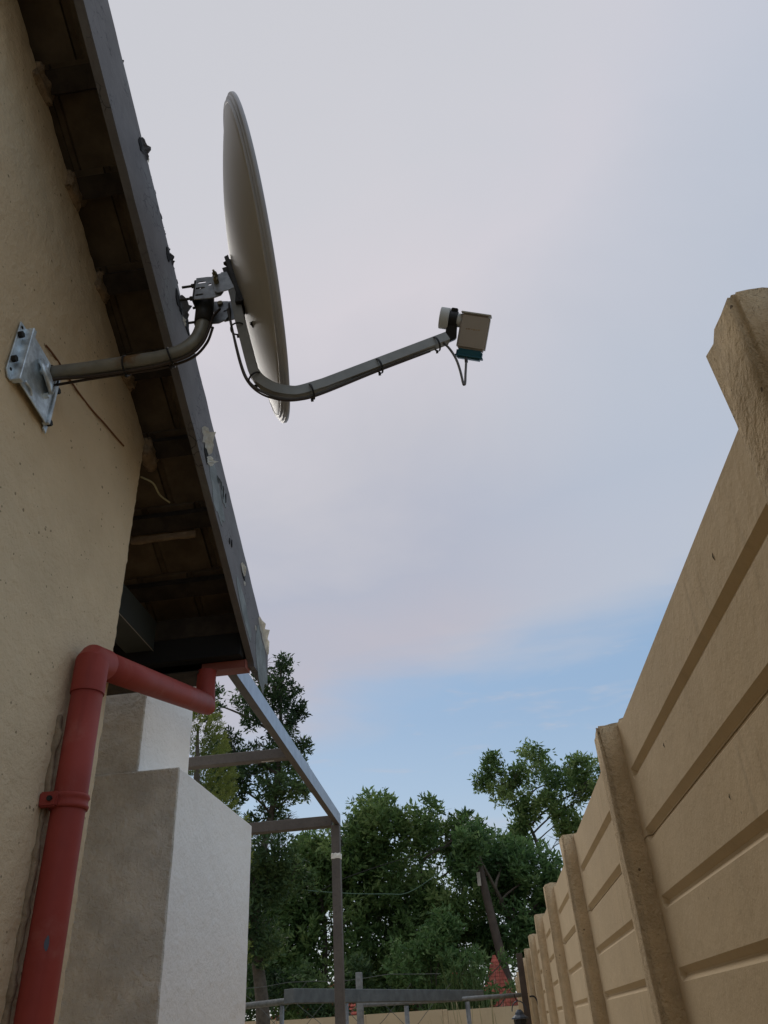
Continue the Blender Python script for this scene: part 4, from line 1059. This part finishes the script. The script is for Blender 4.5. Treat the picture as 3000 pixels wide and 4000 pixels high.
def tree(label, base, fork, blobs, m, L0, r0, dens, gap, gs, seed, name='broadleaf_tree', twigs=5, group=None, per=7, tone0=0.5, wr=0.36, up=0.35):
    t = thing(name, (base[0], base[1], -H), label, 'tree', group)
    top = max(blobs, key=lambda b: b[2])
    lead = spline([base, ((base[0] * .6 + fork[0] * .4) + 0.05, base[1], base[2] * .5 + fork[2] * .5), fork, ((fork[0] + top[0]) / 2 + 0.15, (fork[1] + top[1]) / 2, (fork[2] + top[2]) / 2), top[:3]], 6)
    bm = bmesh.new(); nl = len(lead)
    tube(lead, [r0 * (1.15 - 1.05 * (i / (nl - 1)) ** 0.9) + 0.004 for i in range(nl)], 10, bm=bm, cap=False)
    build('trunk', bm, M['bark'], t, smooth=True)
    bm = bmesh.new()
    for (x, y, z, rx, ry, rz) in blobs:
        c = [p for p in lead if p.z > fork[2] - 0.05 and p.z < z - 0.35 * math.hypot(x - p.x, y - p.y)]
        st = max(c, key=lambda p: p.z) if c else Vector(fork)
        ll = (Vector((x, y, z)) - st).length
        pts = limb(st, (x, y, z), r0 * min(0.34, 0.12 + 0.09 * ll), r0 * 0.07, 0.14, 6, bm)
        for k in range(twigs):
            v = nrng.normal(size=3); v /= np.linalg.norm(v); v[2] = abs(v[2]) * 0.7
            e = (x + v[0] * rx * 0.85, y + v[1] * ry * 0.8, z + v[2] * rz * 0.8)
            p2 = limb(pts[int(nrng.integers(3, 7))], e, r0 * 0.08, r0 * 0.02, 0.1, 5, bm)
            for kk in range(3):
                v2 = nrng.normal(size=3) * 0.25 * rx
                limb(p2[int(nrng.integers(2, 5))], (e[0] + v2[0], e[1] + v2[1], e[2] + abs(v2[2])), r0 * 0.035, r0 * 0.012, 0.1, 3, bm)
    build('limbs', bm, M['bark'], t, smooth=True)
    C_ = blobs_to_clusters(blobs, dens, gap, gs, seed)
    foliage('crown', C_, t, m, L0, wr, per, up, 1.0, tone0)
    return t
def D3(l, ry=1.0): return [(x, y + nrng.uniform(-0.5, 0.5) * r * ry, z, r, r * ry, r) for (x, y, z, r) in l]
tree('tall dark open-crowned tree rising behind the pergola beam, left of the sky gap', (-3.15, 12.2, -H), (-3.3, 12.1, 1.7),
     D3([(-3.34, 12, 5.16, 0.33), (-2.99, 12, 4.78, 0.34), (-2.95, 12, 5.30, 0.2), (-3.41, 12, 4.51, 0.34), (-2.84, 12, 4.10, 0.30), (-3.27, 12, 3.74, 0.38), (-3.7, 12, 3.35, 0.40), (-2.92, 12, 3.13, 0.34), (-3.23, 12, 2.62, 0.42), (-3.5, 12, 2.13, 0.45), (-2.84, 12, 2.72, 0.24), (-2.72, 12, 3.61, 0.20), (-3.88, 12, 3.94, 0.37), (-3.48, 12, 1.64, 0.45), (-4.2, 12, 4.7, 0.4), (-4.3, 12, 3.0, 0.5), (-4.1, 12, 2.2, 0.5), (-3.0, 12, 1.9, 0.30), (-3.2, 12, 1.1, 0.4), (-2.62, 12, 3.92, 0.18), (-2.60, 12, 3.24, 0.17), (-2.94, 12, 2.27, 0.40), (-2.70, 12, 1.94, 0.30), (-2.62, 12, 4.45, 0.15)], 1.2),
     M['leafA'], 0.085, 0.11, 150, 0.44, 1.7, 3, name='open_crowned_tree', twigs=6, tone0=0.42, up=0.5)
tree('broad mid green tree directly behind the pergola post', (-4.1, 22.3, -H), (-4.2, 22.2, 0.9),
     D3([(-3.37, 22, 4.0, 0.87), (-4.14, 22, 3.5, 0.98), (-5.13, 22, 2.91, 0.97), (-3.68, 22, 2.06, 1.06), (-5.35, 22, 1.67, 0.94), (-4.4, 22, 4.1, 0.6), (-6.3, 22, 3.3, 1.1), (-6.6, 22, 1.8, 1.1), (-4.5, 22, 0.9, 0.9)], 1.3),
     M['leafB'], 0.17, 0.15, 62, 0.36, 0.75, 5, twigs=4, tone0=0.45, group='broad trees beyond the far wall')
tree('rounded leafy tree with the highest crown in the middle of the tree line', (-1.9, 22.4, -H), (-1.9, 22.3, 1.0),
     D3([(-2.58, 22, 4.60, 0.92), (-1.56, 22, 4.62, 0.75), (-1.0, 22, 4.04, 0.86), (-2.55, 22, 3.15, 1.09), (-0.95, 22, 2.69, 0.85), (-2.05, 22, 1.74, 0.93), (-0.35, 22, 4.33, 0.62), (-1.2, 22.4, 1.2, 0.8), (-2.6, 22.4, 0.9, 0.9), (-0.99, 22.8, 3.36, 0.69), (-0.79, 22.8, 2.35, 0.73), (-0.46, 22.8, 3.67, 0.57)], 1.3),
     M['leafB'], 0.17, 0.15, 62, 0.37, 0.75, 9, twigs=4, tone0=0.52, group='broad trees beyond the far wall')
tree('leafy tree behind the leaning pole, beside the end of the boundary wall', (1.0, 22.4, -H), (0.9, 22.3, 0.8),
     D3([(0.50, 22, 3.60, 0.85), (1.29, 22, 3.07, 0.77), (0.86, 22, 1.95, 0.78), (1.5, 22, 2.21, 0.58), (0.35, 22, 2.7, 0.5), (2.2, 22, 2.6, 0.9), (2.4, 22, 1.4, 0.9), (1.3, 22, 1.1, 0.7), (0.01, 22.8, 2.95, 0.66), (0.04, 22.8, 1.76, 0.58), (0.79, 22.8, 2.78, 0.61), (-0.17, 20.3, 3.78, 0.40), (-0.39, 20.4, 3.35, 0.38)], 1.3),
     M['leafC'], 0.17, 0.14, 58, 0.38, 0.8, 13, twigs=4, tone0=0.40, group='broad trees beyond the far wall')
tree('slender airy tree with pale forking branches standing highest on the right', (1.75, 25.6, -H), (1.85, 25.3, 4.0),
     D3([(2.0, 25, 6.62, 0.78), (1.2, 25, 6.15, 0.68), (0.87, 25, 6.87, 0.42), (2.42, 25, 5.76, 0.68), (3.39, 25, 6.37, 0.68), (3.67, 25, 5.64, 0.57), (0.42, 25, 6.37, 0.32), (1.49, 25, 5.45, 0.6), (2.9, 25, 5.04, 0.6), (1.2, 25.2, 4.7, 0.5), (2.5, 25.2, 4.5, 0.5), (4.6, 25, 6.2, 0.8)], 1.1),
     M['leafB'], 0.17, 0.095, 54, 0.46, 1.3, 17, name='airy_tree', twigs=6, tone0=0.62)
tree('dark bushy tree filling the gap left of the tree line behind the chimney', (-8.2, 21, -H), (-8.2, 21, 1.0),
     D3([(-8.2, 21, 3.4, 1.3), (-7.6, 21, 2.0, 1.1), (-9.4, 21, 2.6, 1.2), (-8.8, 21, 4.4, 0.9)], 1.2), M['leafB'], 0.17, 0.18, 36, 0.33, 0.7, 21, twigs=3)
tree('far bushy tree hidden behind the boundary wall on the right', (5.4, 23, -H), (5.4, 23, 1.0),
     D3([(5.2, 23, 3.0, 1.3), (6.3, 23, 2.4, 1.2), (4.3, 23, 2.0, 1.0)], 1.2), M['leafB'], 0.17, 0.18, 30, 0.33, 0.7, 23, twigs=3)

# conifer with yellow-green upright sprays
cf = thing('conifer', (-2.95, 8.5, -H), 'yellow green feathery conifer between the white chimney and the dark tree', 'conifer')
build('trunk', tube([(-2.98, 8.5, -H), (-2.98, 8.5, 1.0), (-3.02, 8.5, 2.4), (-3.06, 8.5, 3.1)], [0.09, 0.07, 0.04, 0.012], 8), M['bark'], cf, smooth=True)
Cc, Dd = [], []
for i in range(2300):
    t = nrng.random() ** 0.8
    z = 3.32 - 3.6 * t; rr = min(0.56, 0.12 + 0.95 * t ** 0.75)
    a = nrng.random() * 2 * math.pi
    wob = 1 + 0.35 * noise.noise(Vector((math.cos(a) * 1.5, math.sin(a) * 1.5, z * 2.6)))
    r = rr * wob * (0.55 + 0.45 * nrng.random() ** 0.5)
    Cc.append((-3.05 + math.cos(a) * r, 8.5 + math.sin(a) * r, z)); Dd.append((math.cos(a), math.sin(a), 0.9))
Cc = np.array(Cc); Dd = np.array(Dd); Dd /= np.linalg.norm(Dd, axis=1)[:, None]
per = 34
P = np.repeat(Cc, per, 0); A = np.repeat(Dd, per, 0)
tt = nrng.random((len(P), 1)); dirn = A + nrng.normal(size=P.shape) * 0.42; dirn /= np.linalg.norm(dirn, axis=1)[:, None]
P = P + A * tt * 0.09 + nrng.normal(size=P.shape) * 0.012
tone = np.repeat(0.45 + 0.6 * np.array([noise.noise(Vector((c * 4).tolist())) for c in Cc]), per) + tt[:, 0] * 0.35 - 0.1 + nrng.normal(size=len(P)) * 0.08
Ln = nrng.uniform(0.018, 0.042, len(P))
leaf_mesh('crown', P, dirn, Ln, Ln * 0.30, tone, M['conifer'], cf, kind='stuff')

# shrubs, reeds and long grass
def shrub(name, label, blobs, m, L0, dens, seed, base, tone0=0.5, cat='shrub', group=None):
    t = thing(name, base, label, cat, group)
    bm = bmesh.new()
    for (x, y, z, rx, ry, rz) in blobs: limb(base, (x, y, z), 0.025, 0.008, 0.15, 5, bm)
    build('stems', bm, M['bark'], t, smooth=True)
    foliage('foliage', blobs_to_clusters(blobs, dens, 0.30, 1.6, seed), t, m, L0, 0.38, 7, 0.3, 1.0, tone0)
shrub('leafy_shrub', 'fresh green leafy shrub above the right half of the steel channel', D3([(-1.24, 18.5, 1.35, 0.53), (-1.75, 18.5, 1.13, 0.48), (-0.61, 18.5, 0.97, 0.43), (-0.9, 18.5, 1.84, 0.39), (-1.2, 18.5, 0.5, 0.5), (-0.35, 18.6, 0.45, 0.4), (-0.27, 18.7, 0.95, 0.17), (-0.30, 18.7, 1.25, 0.2), (0.30, 18.8, 1.15, 0.12), (0.34, 18.8, 0.65, 0.14), (0.05, 18.7, 0.48, 0.12)]), M['leafC'], 0.13, 60, 31, (-1.1, 18.5, -H), 0.6)
shrub('leafy_shrub', 'dark low shrub behind the wire mesh, left of the pergola post', D3([(-2.92, 18.7, 1.0, 0.45), (-4.0, 18.7, 0.9, 0.5), (-4.89, 18.5, 1.0, 0.5), (-3.5, 18.5, 0.4, 0.5), (-5.2, 18.5, 0.3, 0.5), (-2.3, 18.6, 0.4, 0.4), (-6.2, 18.5, 0.8, 0.6)]), M['leafA'], 0.13, 60, 37, (-4.0, 18.6, -H), 0.5)
def blades(name, label, cx, cy, rx, ry, n, z0, h0, h1, wd, m, cat, lean=0.35, seed=1):
    r = random.Random(seed); b = bmesh.new()
    for _ in range(n):
        x = cx + r.gauss(0, rx); y = cy + r.gauss(0, ry); h = r.uniform(h0, h1); a = r.uniform(0, 2 * math.pi); ln_ = r.uniform(0.1, 1) * lean * h
        pts = []
        for i in range(6):
            t = i / 5; pts.append(Vector((x + math.cos(a) * ln_ * t * t, y + math.sin(a) * ln_ * t * t, z0 + h * (t - 0.28 * lean * t ** 3))))
        sd_ = Vector((math.cos(a + 1.3), math.sin(a + 1.3), 0))
        L_ = [b.verts.new(p - sd_ * wd * (1 - t_ / 5.2)) for t_, p in enumerate(pts)]; R_ = [b.verts.new(p + sd_ * wd * (1 - t_ / 5.2)) for t_, p in enumerate(pts)]
        for i in range(5): b.faces.new((L_[i], R_[i], R_[i + 1], L_[i + 1]))
    o = build(name, b, m, None, loc=(cx, cy, z0))
    at = o.data.attributes.new('tone', 'FLOAT', 'FACE')
    vals = []
    for k in range(n): vals += [min(1, max(0, r.gauss(0.5, 0.25)))] * 5
    at.data.foreach_set('value', vals)
    return tag(o, label, cat, kind='stuff')
blades('reed_clump', 'tall arching green reeds left of the leaning pole foot', -0.62, 18.2, 0.22, 0.3, 200, 0.0, 0.9, 1.7, 0.012, M['grass'], 'reeds', 0.5, 2)
blades('reed_clump', 'straw tinged long grass behind the right end of the steel channel', -0.85, 17.9, 0.45, 0.3, 150, -0.1, 0.6, 1.25, 0.010, M['grass'], 'grass', 0.6, 4)
blades('grass_clump', 'light green leafy weeds growing up in front of the far wall', -0.62, 9.9, 0.10, 0.15, 60, -H, 1.0, 1.32, 0.010, M['grass'], 'weeds', 0.12, 5)
# bare straggly stems in front of the far wall
b = bmesh.new(); r_ = random.Random(9)
for k in range(16):
    x = r_.uniform(-0.45, 0.12); y = 10.2 + r_.uniform(-.1, .1); a = r_.uniform(-0.35, 0.35)
    tube([(x, y, -H), (x + a * 0.5, y, -0.5), (x + a, y + 0.05, r_.uniform(-0.05, 0.30))], [0.008, 0.006, 0.003], 5, bm=b)
tag(build('bare_stems', b, M['straw'], loc=(-0.15, 10.2, -H)), 'thin straggly dry stems in front of the far wall beneath the railing', 'stems', kind='stuff')
b = bmesh.new()
for (x0, z0, x1, z1) in ((-0.12, 0.2, 0.06, 0.98), (0.10, 0.25, 0.24, 0.70), (-0.05, 0.2, -0.14, 0.80), (0.02, 0.3, 0.16, 1.10)):
    tube(spline([(x0, 18.9, -H), (x0 + 0.02, 18.9, z0), ((x0 + x1) / 2 + 0.03, 18.9, (z0 + z1) / 2), (x1, 18.9, z1)], 4), [0.010] * 4 + [0.008] * 4 + [0.005] * 5, 5, bm=b)
tag(build('bare_stems', b, M['bark'], loc=(0.0, 18.9, -H)), 'dark bare twigs crossing in front of the small steep red roof', 'stems', kind='stuff')
